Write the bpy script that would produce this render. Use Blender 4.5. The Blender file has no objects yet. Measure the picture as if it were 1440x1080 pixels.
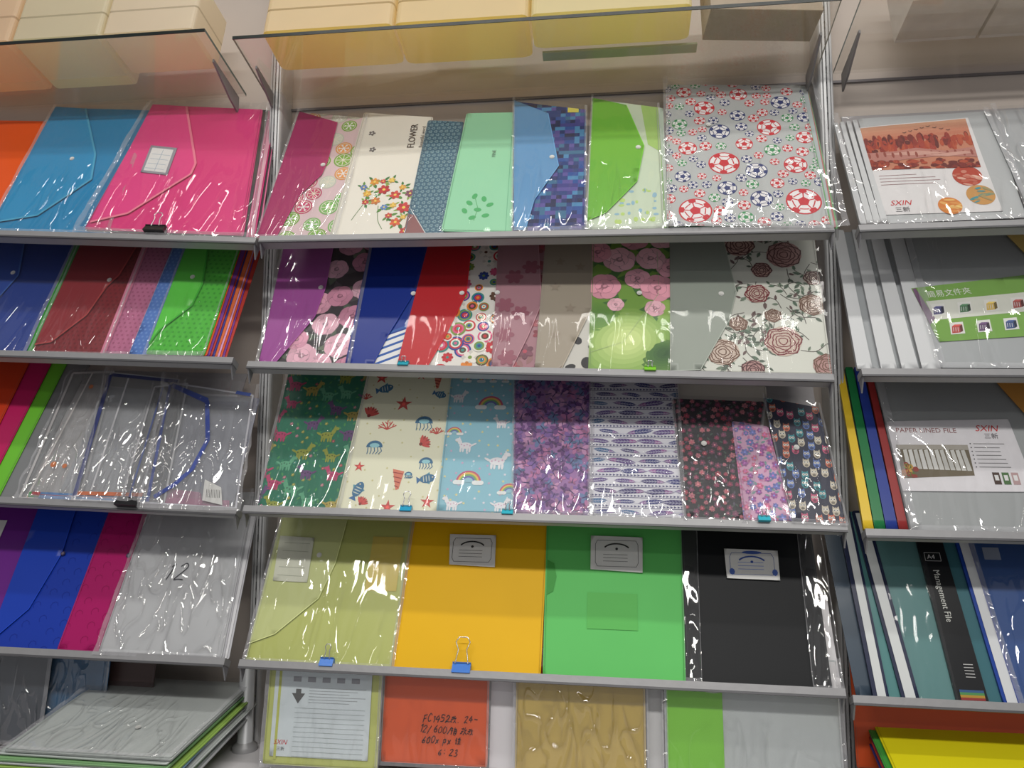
import bpy, math, random
from mathutils import Matrix, Vector, noise
scene=bpy.context.scene
scene.view_settings.view_transform='Standard'
COL=bpy.context.scene.collection

def lin(c):
    c=c[:3]; g_=.3*c[0]+.59*c[1]+.11*c[2]
    if max(c)-min(c)>70: c=tuple(x*.95+g_*.05 for x in c)
    o=[]
    for x in c:
        x=max(0,min(255,x))/255.0
        o.append(x/12.92 if x<=0.04045 else ((x+0.055)/1.055)**2.4)
    return (o[0],o[1],o[2],1.0)
def mul(c,k): return tuple(min(255,x*k) for x in c[:3])
def mixc(a,b,t): return tuple(a[i]*(1-t)+b[i]*t for i in range(3))

# ------------------------------------------------------------ materials
def newmat(name):
    m=bpy.data.materials.new(name); m.use_nodes=True
    nt=m.node_tree; nt.nodes.clear()
    return m,nt,nt.nodes.new('ShaderNodeOutputMaterial')
def colmat(name,rough=.35,coat=0.,bs=18.,bstr=.15,metal=0.,fixed=None,spec=.35,alpha=1.,detail=3.,var=0.,transl=0.):
    m,nt,out=newmat(name)
    b=nt.nodes.new('ShaderNodeBsdfPrincipled')
    if fixed is None:
        a=nt.nodes.new('ShaderNodeAttribute'); a.attribute_name='Col'
        src=a.outputs['Color']
    else:
        a=nt.nodes.new('ShaderNodeRGB'); a.outputs[0].default_value=lin(fixed); src=a.outputs[0]
    tc=nt.nodes.new('ShaderNodeTexCoord')
    nz=nt.nodes.new('ShaderNodeTexNoise'); nz.inputs['Scale'].default_value=bs; nz.inputs['Detail'].default_value=detail
    nt.links.new(tc.outputs['Object'],nz.inputs['Vector'])
    if var>0:
        mx=nt.nodes.new('ShaderNodeMix'); mx.data_type='RGBA'; mx.blend_type='MULTIPLY'
        mr=nt.nodes.new('ShaderNodeMapRange'); mr.inputs['To Min'].default_value=1-var; mr.inputs['To Max'].default_value=1.0
        mr.inputs['From Min'].default_value=.3; mr.inputs['From Max'].default_value=.7
        nt.links.new(nz.outputs['Fac'],mr.inputs['Value'])
        mx.inputs[0].default_value=1.0
        nt.links.new(src,mx.inputs[6]); nt.links.new(mr.outputs[0],mx.inputs[7]); src=mx.outputs[2]
    nt.links.new(src,b.inputs['Base Color'])
    b.inputs['Roughness'].default_value=rough; b.inputs['Metallic'].default_value=metal
    b.inputs['Coat Weight'].default_value=coat; b.inputs['Coat Roughness'].default_value=.15
    b.inputs['Specular IOR Level'].default_value=spec
    b.inputs['Alpha'].default_value=alpha
    bp=nt.nodes.new('ShaderNodeBump'); bp.inputs['Strength'].default_value=bstr; bp.inputs['Distance'].default_value=.01
    nt.links.new(nz.outputs['Fac'],bp.inputs['Height']); nt.links.new(bp.outputs[0],b.inputs['Normal'])
    if coat>0: nt.links.new(bp.outputs[0],b.inputs['Coat Normal'])
    if transl>0:
        t=nt.nodes.new('ShaderNodeBsdfTranslucent'); nt.links.new(src,t.inputs[0])
        ms=nt.nodes.new('ShaderNodeMixShader'); ms.inputs[0].default_value=transl
        nt.links.new(b.outputs[0],ms.inputs[1]); nt.links.new(t.outputs[0],ms.inputs[2]); nt.links.new(ms.outputs[0],out.inputs[0])
    else: nt.links.new(b.outputs[0],out.inputs[0])
    return m
def filmmat(name,base=.02,fres=.12,haze=.02,rough=.06,scale=14.,crease=.05,soft=.07,hazecol=(235,235,240),stretch=.35,rot=.35,mlo=.46,mhi=.6):
    m,nt,out=newmat(name); N=nt.nodes; L=nt.links
    def math_(op,a=None,b=None,c=None,clamp=False):
        n=N.new('ShaderNodeMath'); n.operation=op; n.use_clamp=clamp
        for i,x in enumerate((a,b,c)):
            if x is None: continue
            if isinstance(x,(int,float)): n.inputs[i].default_value=x
            else: L.new(x,n.inputs[i])
        return n.outputs[0]
    tr=N.new('ShaderNodeBsdfTransparent'); gl=N.new('ShaderNodeBsdfGlossy'); gl.inputs['Roughness'].default_value=rough
    di=N.new('ShaderNodeBsdfDiffuse'); di.inputs[0].default_value=lin(hazecol)
    tc=N.new('ShaderNodeTexCoord')
    def nz(sc,st,ro,det,dist):
        mp=N.new('ShaderNodeMapping'); mp.inputs['Scale'].default_value=(1,st,1); mp.inputs['Rotation'].default_value=(0,0,ro); L.new(tc.outputs['Object'],mp.inputs[0])
        n=N.new('ShaderNodeTexNoise'); n.inputs['Scale'].default_value=sc; n.inputs['Detail'].default_value=det; n.inputs['Distortion'].default_value=dist
        L.new(mp.outputs[0],n.inputs['Vector']); return n.outputs['Fac']
    a=nz(scale,stretch,rot,1.5,.8); b=nz(scale*1.6,stretch*1.4,-rot*2.2,1.,.6); lo=nz(6,.8,0,0,0)
    def ridge(x,p):
        t=math_('ABSOLUTE',math_('MULTIPLY_ADD',x,2.,-1.)); return math_('POWER',math_('SUBTRACT',1.,t,clamp=True),p)
    mr=N.new('ShaderNodeMapRange'); mr.interpolation_type='SMOOTHSTEP'; mr.inputs['From Min'].default_value=mlo; mr.inputs['From Max'].default_value=mhi; mr.inputs['To Min'].default_value=.15; L.new(lo,mr.inputs['Value'])
    rr=math_('ADD',ridge(a,9.),math_('MULTIPLY',ridge(b,12.),.6))
    h=math_('ADD',math_('MULTIPLY',math_('MULTIPLY',rr,mr.outputs[0]),crease),math_('MULTIPLY',a,soft))
    bp=N.new('ShaderNodeBump'); bp.inputs['Strength'].default_value=1.; bp.inputs['Distance'].default_value=.02
    L.new(h,bp.inputs['Height']); L.new(bp.outputs[0],gl.inputs['Normal'])
    lw=N.new('ShaderNodeLayerWeight'); lw.inputs[0].default_value=.25; L.new(bp.outputs[0],lw.inputs['Normal'])
    fac=math_('MULTIPLY_ADD',lw.outputs['Fresnel'],fres,base,True)
    m1=N.new('ShaderNodeMixShader'); m1.inputs[0].default_value=haze; L.new(tr.outputs[0],m1.inputs[1]); L.new(di.outputs[0],m1.inputs[2])
    m2=N.new('ShaderNodeMixShader'); L.new(fac,m2.inputs[0]); L.new(m1.outputs[0],m2.inputs[1]); L.new(gl.outputs[0],m2.inputs[2])
    L.new(m2.outputs[0],out.inputs[0])
    return m
M_print=colmat('printed_plastic',.4,.08,10,.06,var=.04)
M_pp=colmat('polypropylene_sheet',.36,.08,8,.06,var=.05)
M_matt=colmat('matt_polypropylene_sheet',.5,.0,8,.06,spec=.22,var=.05)
M_trans=colmat('translucent_box_plastic',.4,0,8,.05,var=.05,transl=.55)
M_paper=colmat('paper_card',.7,0,60,.05,var=.05)
M_metal=colmat('brushed_shelf_metal',.42,0,80,.03,metal=.2,var=.05)
M_paint=colmat('painted_wall',.75,0,8,.05,var=.05)
M_dark=colmat('black_enamel',.3,.2,30,.02)
M_chrome=colmat('chrome_wire',.18,0,30,.01,metal=1.,fixed=(225,225,228))
M_card=colmat('corrugated_board',.8,0,40,.15,var=.12)
M_film=filmmat('cellophane_film',.02,.10,.015,.05,13,.09,.04,mlo=.5,mhi=.64,stretch=.2)
M_film2=filmmat('crinkled_cellophane',.06,.22,.03,.05,17,.17,.12,mlo=.42,mhi=.58,stretch=.22)
M_film3=filmmat('heavily_crinkled_cellophane',.12,.34,.05,.05,18,.26,.26,mlo=.32,mhi=.48,rot=.6,stretch=.3)
M_rim=filmmat('folded_cellophane_edge',.12,.3,.20,.08,24,.18,.2,mlo=.3,mhi=.45)
M_clear=filmmat('frosted_clear_plastic',.04,.2,.18,.12,9,.04,.1,(210,214,216))
M_glass=filmmat('shelf_glass',.02,.12,.13,.02,5,.0,.0,(244,226,190))  # warm haze colour mimics reflection and glow on the pane

# ------------------------------------------------------------ mesh builder
WARP={}
def Hh(u,v,key):
    return (1.5*noise.noise(Vector((u*.007,v*.004,key)))+.25*noise.noise(Vector((u*.02,v*.008,key+9))))/1000*max(0,min(1,v/60))
CELL=16.
class MB:
    def __init__(s): s.v=[];s.f=[];s.c=[];s.m=[];s.k={};s.sm=[]
    def face(s,pts,col,m=0,smooth=False):
        ids=[]
        for p in pts:
            k=(round(p[0],6),round(p[1],6),round(p[2],6)); 
            if k not in s.k: s.k[k]=len(s.v); s.v.append(tuple(p))
            if s.k[k] not in ids: ids.append(s.k[k])
        if len(ids)<3: return
        s.f.append(tuple(ids)); s.c.append(lin(col)); s.m.append(m); s.sm.append(smooth)
    def flat(s,poly,n,col,m=0,flip=False):
        if len(poly)<3: return
        if area(poly)<0: poly=poly[::-1]
        if abs(area(poly))<1e-3: return
        st_=-1 if flip else 1
        x0,x1,y0,y1=bbox(poly)
        if x1-x0<24 and y1-y0<24:
            s.face([(p[0]/1000,p[1]/1000,n) for p in poly[::st_]],col,m); return
        j=math.floor(y0/CELL)
        while j*CELL<y1:
            row=clip(poly,[(x0-1,j*CELL),(x1+1,j*CELL),(x1+1,(j+1)*CELL),(x0-1,(j+1)*CELL)])
            if len(row)>2:
                a,b_,_,_=bbox(row); i=math.floor(a/CELL)
                while i*CELL<b_:
                    c=clip(row,[(i*CELL,j*CELL-1),((i+1)*CELL,j*CELL-1),((i+1)*CELL,(j+1)*CELL+1),(i*CELL,(j+1)*CELL+1)])
                    if len(c)>2 and abs(area(c))>1e-3: s.face([(p[0]/1000,p[1]/1000,n) for p in c[::st_]],col,m,True)
                    i+=1
            j+=1
    def prism(s,poly,n0,n1,col,side=None,m=0):
        if area(poly)<0: poly=poly[::-1]
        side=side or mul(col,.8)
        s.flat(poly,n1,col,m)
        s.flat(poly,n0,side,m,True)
        k=len(poly)
        for i in range(k):
            a=poly[i];b=poly[(i+1)%k]; d=max(1,int(math.hypot(a[0]-b[0],a[1]-b[1])/20))
            for t in range(d):
                A=(a[0]+(b[0]-a[0])*t/d,a[1]+(b[1]-a[1])*t/d); B=(a[0]+(b[0]-a[0])*(t+1)/d,a[1]+(b[1]-a[1])*(t+1)/d)
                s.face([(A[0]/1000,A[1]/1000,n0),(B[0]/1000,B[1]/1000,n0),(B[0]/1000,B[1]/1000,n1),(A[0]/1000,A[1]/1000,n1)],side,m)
    def box(s,x0,x1,y0,y1,z0,z1,col,m=0,bottom=None):
        P=[(x0,y0,z0),(x1,y0,z0),(x1,y1,z0),(x0,y1,z0),(x0,y0,z1),(x1,y0,z1),(x1,y1,z1),(x0,y1,z1)]
        for i,q in enumerate(((3,2,1,0),(4,5,6,7),(0,1,5,4),(1,2,6,5),(2,3,7,6),(3,0,4,7))): s.face([P[i_] for i_ in q],(bottom or col) if i==0 else col,m)
    def obj(s,name,mats,mw=None,parent=None,origin=None,smooth=False):
        me=bpy.data.meshes.new(name)
        o=Vector(origin) if origin is not None else Vector((0,0,0))
        key=WARP.get(id(mw))
        vs=s.v if key is None else [(p[0],p[1],p[2]+Hh(p[0]*1000,p[1]*1000,key)) for p in s.v]
        me.from_pydata([tuple(Vector(v)-o) for v in vs],[],s.f)
        for mm in mats: me.materials.append(mm)
        at=me.color_attributes.new('Col','FLOAT_COLOR','CORNER')
        i=0
        for fi,p in enumerate(me.polygons):
            p.material_index=s.m[fi]; p.use_smooth=smooth or (fi<len(s.sm) and s.sm[fi])
            for _ in p.vertices: at.data[i].color=s.c[fi]; i+=1
        ob=bpy.data.objects.new(name,me); COL.objects.link(ob)
        W=(mw or Matrix())@Matrix.Translation(o)
        WM[ob.name]=W
        if parent is not None:
            ob.parent=parent; ob.matrix_parent_inverse=WM[parent.name].inverted()
        ob.matrix_basis=W
        return ob
WM={}
def area(p):
    return sum(p[i][0]*p[(i+1)%len(p)][1]-p[(i+1)%len(p)][0]*p[i][1] for i in range(len(p)))/2
def clip(poly,cp):
    if area(cp)<0: cp=cp[::-1]
    out=list(poly)
    for i in range(len(cp)):
        a=cp[i];b=cp[(i+1)%len(cp)]; inp=out; out=[]
        if not inp: return []
        def sd(p): return (b[0]-a[0])*(p[1]-a[1])-(b[1]-a[1])*(p[0]-a[0])
        for j in range(len(inp)):
            p=inp[j];q=inp[(j+1)%len(inp)]; sp,sq=sd(p),sd(q)
            if sp>=0: out.append(p)
            if (sp>=0)!=(sq>=0):
                t=sp/(sp-sq); out.append((p[0]+(q[0]-p[0])*t,p[1]+(q[1]-p[1])*t))
    return out
def tag(ob,label,cat,group=None):
    ob['label']=label; ob['category']=cat
    if group: ob['group']=group
    return ob
# ------------------------------------------------------------ 2D motifs : lists of (layer,color,pts)
def ell(cx,cy,a,b,rot=0,seg=14):
    c,s=math.cos(rot),math.sin(rot)
    return [(cx+a*math.cos(t)*c-b*math.sin(t)*s,cy+a*math.cos(t)*s+b*math.sin(t)*c) for t in [2*math.pi*i/seg for i in range(seg)]]
def disc(L,cx,cy,r,col,seg=16): return [(L,col,ell(cx,cy,r,r,0,seg))]
def star(cx,cy,r,ri,k=5,rot=0):
    return [(cx+(r if i%2==0 else ri)*math.cos(rot+math.pi*i/k),cy+(r if i%2==0 else ri)*math.sin(rot+math.pi*i/k)) for i in range(2*k)]
def stroke(L,pts,w,col):
    o=[]
    for a,b in zip(pts[:-1],pts[1:]):
        dx,dy=b[0]-a[0],b[1]-a[1]; d=math.hypot(dx,dy) or 1; nx,ny=-dy/d*w/2,dx/d*w/2
        o.append((L,col,[(a[0]+nx,a[1]+ny),(a[0]-nx,a[1]-ny),(b[0]-nx,b[1]-ny),(b[0]+nx,b[1]+ny)]))
    for p in pts[1:-1]: o.append((L,col,ell(p[0],p[1],w/2,w/2,0,8)))
    return o
def curve(L,pts,w,col,k=4):
    P=[pts[0]]+list(pts)+[pts[-1]]; out=[]
    for i in range(1,len(P)-2):
        p0,p1,p2,p3=P[i-1],P[i],P[i+1],P[i+2]
        for j in range(k):
            t=j/k; out.append(tuple(.5*((2*p1[d])+(-p0[d]+p2[d])*t+(2*p0[d]-5*p1[d]+4*p2[d]-p3[d])*t*t+(-p0[d]+3*p1[d]-3*p2[d]+p3[d])*t**3) for d in (0,1)))
    out.append(tuple(pts[-1])); return stroke(L,out,w,col)
def flower(L,cx,cy,r,col,cen,k=5,rot=0):
    o=[]
    for i in range(k):
        a=rot+2*math.pi*i/k
        o.append((L+(i%2),col if i%2 else mul(col,.88),ell(cx+.55*r*math.cos(a),cy+.55*r*math.sin(a),.5*r,.34*r,a,10)))
    o.append((L+2,cen,ell(cx,cy,.26*r,.26*r,0,8)))
    return o
def leaf(L,x,y,l,rot,col):
    c,s=math.cos(rot),math.sin(rot); P=[(0,0),(.3,.22),(.65,.2),(1,0),(.65,-.2),(.3,-.22)]
    return [(L,col,[(x+l*(a*c-b*s),y+l*(a*s+b*c)) for a,b in P])]
def rose(L,cx,cy,r,col,rng):
    o=[(L,mul(col,.72),ell(cx,cy,.9*r,.84*r,0,16))]
    ph=rng.random()*6
    for i in range(6):
        a=ph+i*1.047; x,y=cx+.5*r*math.cos(a),cy+.47*r*math.sin(a)
        o.append((L+1+i%3,mul(col,.84),ell(x,y,.5*r,.42*r,a+1.57,14)))
        o.append((L+2+i%3,mul(col,.98+.05*(i%3)),ell(x+.05*r*math.cos(a),y+.05*r*math.sin(a),.46*r,.36*r,a+1.57,14)))
    for i in range(5):
        a=ph+.5+i*1.257; x,y=cx+.26*r*math.cos(a),cy+.24*r*math.sin(a)
        o.append((L+5+i%2,mul(col,.8),ell(x,y,.33*r,.25*r,a+1.5,12))); o.append((L+6+i%2,mul(col,1.04+.05*(i%2)),ell(x+.05*r*math.cos(a),y+.05*r*math.sin(a),.29*r,.18*r,a+1.5,12)))
    o.append((L+8,mul(col,.72),ell(cx,cy,.2*r,.17*r,0,10))); o.append((L+9,mul(col,.98),ell(cx+.03*r,cy+.02*r,.12*r,.09*r,.6,8)))
    return o
def inkrose(L,cx,cy,r,col,rng,w=1.1,fill=(196,176,168)):
    o=[(L,fill,ell(cx,cy,r*.95,r*.88,rng.random(),16))]
    for k,(rr,n) in enumerate(((.95,6),(.8,6),(.6,5),(.42,4),(.24,3))):
        ph=rng.random()*6
        for i in range(n):
            a=ph+2*math.pi*i/n; sp=2*math.pi/n*.62
            pts=[(cx+r*rr*(1-.2*abs(t))*math.cos(a+t*sp),cy+r*rr*.94*(1-.2*abs(t))*math.sin(a+t*sp)) for t in (-1,-.5,0,.5,1)]
            o+=stroke(L+1,pts,w*(1.6 if k==0 else 1.3),col)
            if k<3:
                for dd in (-.3,0,.3): o+=stroke(L+1,[(cx+r*rr*.97*math.cos(a+dd*.8),cy+r*rr*.9*math.sin(a+dd*.8)),(cx+r*rr*.84*math.cos(a+dd),cy+r*rr*.78*math.sin(a+dd))],w*.7,mul(col,1.1))
    return o
def bbox(q): return min(p[0] for p in q),max(p[0] for p in q),min(p[1] for p in q),max(p[1] for p in q)
def scatter(rng,q,dmin,n=400,pad=0):
    x0,x1,y0,y1=bbox(q); P=[]
    for _ in range(n):
        p=(rng.uniform(x0-pad,x1+pad),rng.uniform(y0-pad,y1+pad))
        if all((p[0]-a[0])**2+(p[1]-a[1])**2>dmin*dmin for a in P): P.append(p)
    return P
def ball(cx,cy,r,col,rot):
    o=[(0,col,ell(cx,cy,r,r,0,26)),(1,(240,238,238),ell(cx,cy,.91*r,.91*r,0,26))]
    pt=lambda rr,a:(cx+rr*r*math.cos(a),cy+rr*r*math.sin(a))
    o.append((3,col,[pt(.36,rot+i*1.2566) for i in range(5)]))
    for i in range(5):
        a=rot+i*1.2566; lw=max(.6,.07*r)
        o+=stroke(2,[pt(.33,a),pt(.64,a)],lw,col)
        o+=stroke(2,[pt(.64,a-.2),pt(.6,a-.6283),pt(.64,a-1.05)],lw,col)
        o.append((3,col,[pt(.62,a),pt(.74,a-.3),pt(.93,a-.24),pt(.93,a+.24),pt(.74,a+.3)]))
    return o
def P_soccer(q,rng):
    cols=[(210,30,44),(32,50,115),(50,148,84),(210,30,44)]; o=[]; 
    fx=[(700,200,16,1),(702,130,23,0),(655,35,24,0),(808,48,25,0),(750,55,16,1),(748,112,16,1),(775,205,18,0),(805,122,17,3),(680,255,16,0),(775,155,12,2),(703,78,14,1),(836,86,9,1),(725,20,11,2),(775,85,10,0),(650,165,14,0),(735,170,13,0),(825,180,13,3),(798,262,15,1),(735,285,14,0),(640,105,12,1),(640,220,12,2),(730,235,12,1),(650,295,12,0),(830,225,11,1),(768,20,9,1)]
    P=[]
    for x,y,r,c in fx: o+=ball(x,y,r,cols[c],rng.random()*6); P.append((x,y,r))
    x0,x1,y0,y1=bbox(q)
    for _ in range(5000):
        x,y=rng.uniform(x0,x1),rng.uniform(y0,y1); r=rng.uniform(6.5,9.5) 
        if all(math.hypot(x-a,y-b)>r+c+1.5 for a,b,c in P): P.append((x,y,r)); o+=ball(x,y,r,rng.choice(cols+[cols[0],cols[1]]),rng.random()*6)
    return o
def P_citrus(q,rng):
    o=[]; cols=[(196,60,104),(120,170,60),(206,90,120),(225,150,80),(200,205,190),(120,180,90)]
    for x,y in scatter(rng,q,27,800,8):
        c=rng.choice(cols); r=rng.uniform(13,16); 
        if y<80: c=rng.choice([(120,170,60),(120,180,90),(196,60,104),(150,190,80)])
        o.append((0,c,ell(x,y,r,r,0,22))); o.append((1,(225,222,205),ell(x,y,.84*r,.84*r,0,22)))
        k=8 if rng.random()<.5 else 6
        o.append((2,mul(c,1.05),ell(x,y,.76*r,.76*r,0,22)))
        if k==8:
            for i in range(8):
                a=i*math.pi/4; o+=stroke(3,[(x,y),(x+.76*r*math.cos(a),y+.76*r*math.sin(a))],1.3,(230,225,205))
        else:
            for i in range(6):
                a=i*math.pi/3; e=(x+.66*r*math.cos(a),y+.66*r*math.sin(a)); o+=stroke(3,[(x,y),e],1.6,(240,238,235))
                m_=(x+.42*r*math.cos(a),y+.42*r*math.sin(a))
                for d in (-.7,.7): o+=stroke(3,[m_,(m_[0]+.2*r*math.cos(a+d),m_[1]+.2*r*math.sin(a+d))],1.2,(240,238,235))
    return o
def P_dots(col,d,r):
    def f(q,rng):
        x0,x1,y0,y1=bbox(q); o=[]; j=0; y=y0
        while y<y1:
            x=x0+(d/2 if j%2 else 0)
            while x<x1: o.append((0,col,ell(x,y,r,r,0,8))); x+=d
            y+=d*.86; j+=1
        return o
    return f
def P_teal(q,rng):
    o=[]; x0,x1,y0,y1=bbox(q); j=0; y=y0
    while y<y1:
        x=x0+(5 if j%2 else 0)
        while x<x1: o+=flower(0,x,y,3.6,(125,155,165),(50,85,110),6); x+=9
        y+=8; j+=1
    o.append((5,(140,95,95),[(222,-2),(262,-2),(236,45),(222,50)]))
    o+=stroke(6,[(262,-2),(222,66)],1.2,(200,205,205))
    return o
def P_pixel(q,rng):
    o=[]; x0,x1,y0,y1=bbox(q); cols=[(25,45,110),(35,80,160),(70,140,190),(60,60,140),(20,30,80),(90,80,160),(50,110,150)]
    y=y0
    while y<y1:
        x=x0
        while x<x1:
            w=rng.choice([8,8,16])
            if rng.random()<.85: o.append((0,rng.choice(cols),[(x,y),(x+w,y),(x+w,y+8),(x,y+8)]))
            x+=w
        y+=8
    o.append((2,(225,215,90),[(462,263),(480,262),(480,278),(462,279)]))
    return o
def P_flwhite(q,rng):
    o=[]
    F=[(158,122,8,(225,150,50)),(176,104,10,(200,46,50)),(150,96,7,(235,180,70)),(196,92,9,(215,70,60)),(166,80,8,(220,130,60)),(214,64,11,(210,60,60)),(205,34,9,(225,100,60)),(142,110,6,(100,130,190)),(186,124,6,(235,200,90)),(220,94,8,(140,80,100)),(182,66,6,(100,140,200)),(222,15,8,(200,60,60)),(150,78,6,(200,60,60)),(196,70,6,(235,190,80)),(172,122,5,(220,90,80)),(206,108,6,(230,170,70)),(192,48,6,(210,80,70)),(216,44,5,(235,190,90))]
    for i,(x,y,r,c) in enumerate(F):
        for k in range(4):
            a=rng.random()*6.3; o+=leaf(k%2,x+r*.7*math.cos(a),y+r*.7*math.sin(a),rng.uniform(7,11),a,rng.choice([(90,140,60),(60,120,60),(140,170,80)]))
        o+=flower(2+3*(i%3),x,y,r,c,(240,210,90),6,rng.random())
    o+=curve(0,[(172,70),(176,40),(186,20)],1,(80,120,60))+curve(0,[(150,80),(140,56),(134,40)],1,(80,120,60))
    for x,y in ((135,235),(142,196)): o+=flower(0,x,y,6,(120,115,115),(220,220,215),5)
    return o
def P_mint(q,rng):
    o=[]
    for x,y,a in [(325,80,1.2),(340,74,1.8),(318,66,2.4),(350,62,.5),(332,52,3),(312,50,2.1),(345,40,.2),(325,36,3.5)]: o.append((0,(70,175,100),ell(x,y,6,4,a,12)))
    o+=stroke(1,[(325,80),(332,55),(328,30)],1,(90,175,110)); o+=stroke(0,[(372,268),(378,5)],.8,(110,180,140))
    return o
def P_retro(q,rng):
    o=[]; pal=[(205,30,45),(232,228,218),(36,66,150),(228,130,36),(90,60,40),(45,140,130),(218,85,130),(120,150,60)]
    for n_,(x,y) in enumerate(scatter(rng,q,17,1400,8)):
        r=rng.uniform(8,13); k=rng.choice([4,4,5]); B=5*(n_%3)
        if rng.random()<.25: o+=flower(B,x,y,r,rng.choice(pal),rng.choice(pal),8)
        else:
            ps=rng.sample(pal,5)
            for i in range(k): o.append((B+i,ps[i],ell(x,y,r*(1-i/k),r*(1-i/k),0,20)))
    return [(min(L,14),c,p) for L,c,p in o]
def P_pinkrose(q,rng):
    o=[]; i=0
    for x,y in [(130,40),(100,80),(140,95),(75,20),(112,135),(150,150),(95,190),(140,205),(60,50),(105,5),(150,0),(80,120),(110,240),(150,250)]:
        for k in range(3): o+=leaf(0,x,y,34,rng.random()*6.3,rng.choice([(78,94,76),(110,122,100),(80,76,78)]))
        i+=1; o+=rose(1+(i%2)*3,x,y,rng.uniform(21,26),rng.choice([(222,160,182),(228,180,196),(204,136,162)]),rng)
    return o
def P_inkrose(q,rng):
    o=[]; ink=(92,56,58)
    fixed=[(785,55,28),(700,35,25),(800,215,28),(735,235,25),(690,120,18),(832,120,21),(755,140,19),(842,15,22),(740,5,18),(655,60,16),(770,262,20),(838,170,15),(775,100,13),(725,85,14),(765,185,16)]
    for _ in range(80):
        x,y=rng.uniform(650,850),rng.uniform(0,260); a=rng.random()*6.3; l=rng.uniform(26,44)
        e=(x+l*math.cos(a),y+l*math.sin(a)); mid=((x+e[0])/2+l*.2*math.sin(a),(y+e[1])/2-l*.2*math.cos(a)); o+=curve(0,[(x,y),mid,e],1.1,(84,78,72))
        for t,d in ((.25,.8),(.5,-.8),(.75,.8),(1,-.3)):
            px,py=x+(e[0]-x)*t+(mid[0]-(x+e[0])/2)*(1-abs(2*t-1)),y+(e[1]-y)*t+(mid[1]-(y+e[1])/2)*(1-abs(2*t-1)); c=rng.choice([(104,128,108),(132,148,130),(96,112,98),(120,100,98)]); ll=rng.uniform(8,13); o+=leaf(1+rng.randrange(2),px,py,ll,a+d,c); o+=stroke(3,[(px,py),(px+ll*.9*math.cos(a+d),py+ll*.9*math.sin(a+d))],.6,(64,60,58))
    for x,y,r in fixed: o+=inkrose(5,x,y,r,rng.choice([ink,(124,44,54),(110,78,62)]),rng,1.1,rng.choice([(190,156,146),(202,184,170),(178,138,134)]))
    return o
def P_bokeh(q,rng):
    o=[]
    for cx,cy,R,a,b in ((560,50,70,(118,162,64),(214,232,150)),(612,28,36,(100,146,58),(44,86,40)),(520,95,40,(118,162,64),(92,140,60)),(618,110,34,(118,162,64),(160,198,96))):
        for k in range(8): o.append((min(k,6),mixc(a,b,(k+1)/8),ell(cx+k,cy+k*.6,R*(1-k/8.5),R*(1-k/8.5)*.86,.4,26)))
    i=0
    for x,y,r in ((530,152,28),(580,168,22),(610,150,29),(552,205,28),(600,208,25),(628,190,22),(518,220,24),(606,112,17),(548,118,14),(575,248,26),(530,258,22),(618,250,25)):
        for a in (0.5,2.6,4.4): o+=leaf(3,x,y,r*1.4,a+rng.random(),(72,118,60))
        i+=1; o+=rose(4+(i%2),x,y,r,rng.choice([(234,172,188),(230,158,176),(238,186,198)]),rng)
    return o
def animal(L,x,y,s,col,fl,neck=1.):
    f=-1 if fl else 1
    e=lambda a,b,c,d,r=0:(L,col,ell(x+f*a*s,y+b*s,c*s,d*s,r*f,12))
    o=[e(0,0,9,5),e(8.5,4+3*neck,3,3+4*neck,-.4),e(11+neck,6+7*neck,4.2,2.6,-.2),e(-6,-6,1.5,4.5),e(-2.5,-6,1.4,4.5),e(3,-6,1.4,4.5),e(6.5,-6,1.5,4.5),e(-11,2,4.5,1.5,-.5),e(9.5,9+7*neck,.8,2)]
    o+=[(L+1,mul(col,.6),ell(x+f*(i*4-6)*s,y+(i%2)*1.5*s,1.1*s,1.1*s,0,8)) for i in range(4)]
    return o
def P_animals(q,rng):
    o=[]; i=0
    for x,y in scatter(rng,q,30,900,4): o+=animal(5,x,y,rng.uniform(.95,1.25),[(190,58,108),(150,160,54),(104,70,120),(182,164,76),(90,170,130)][i%5],rng.random()<.5,.6); i+=1
    for x,y in scatter(rng,q,9,1300): 
        if rng.random()<.65: o+=leaf(rng.randrange(2),x,y,7,rng.random()*6,rng.choice([(60,150,80),(40,140,100),(70,150,80)]))
        else: o+=flower(1,x,y,2.8,rng.choice([(190,60,90),(170,170,60),(60,160,150),(200,120,150)]),(230,220,160))
    return o
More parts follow.
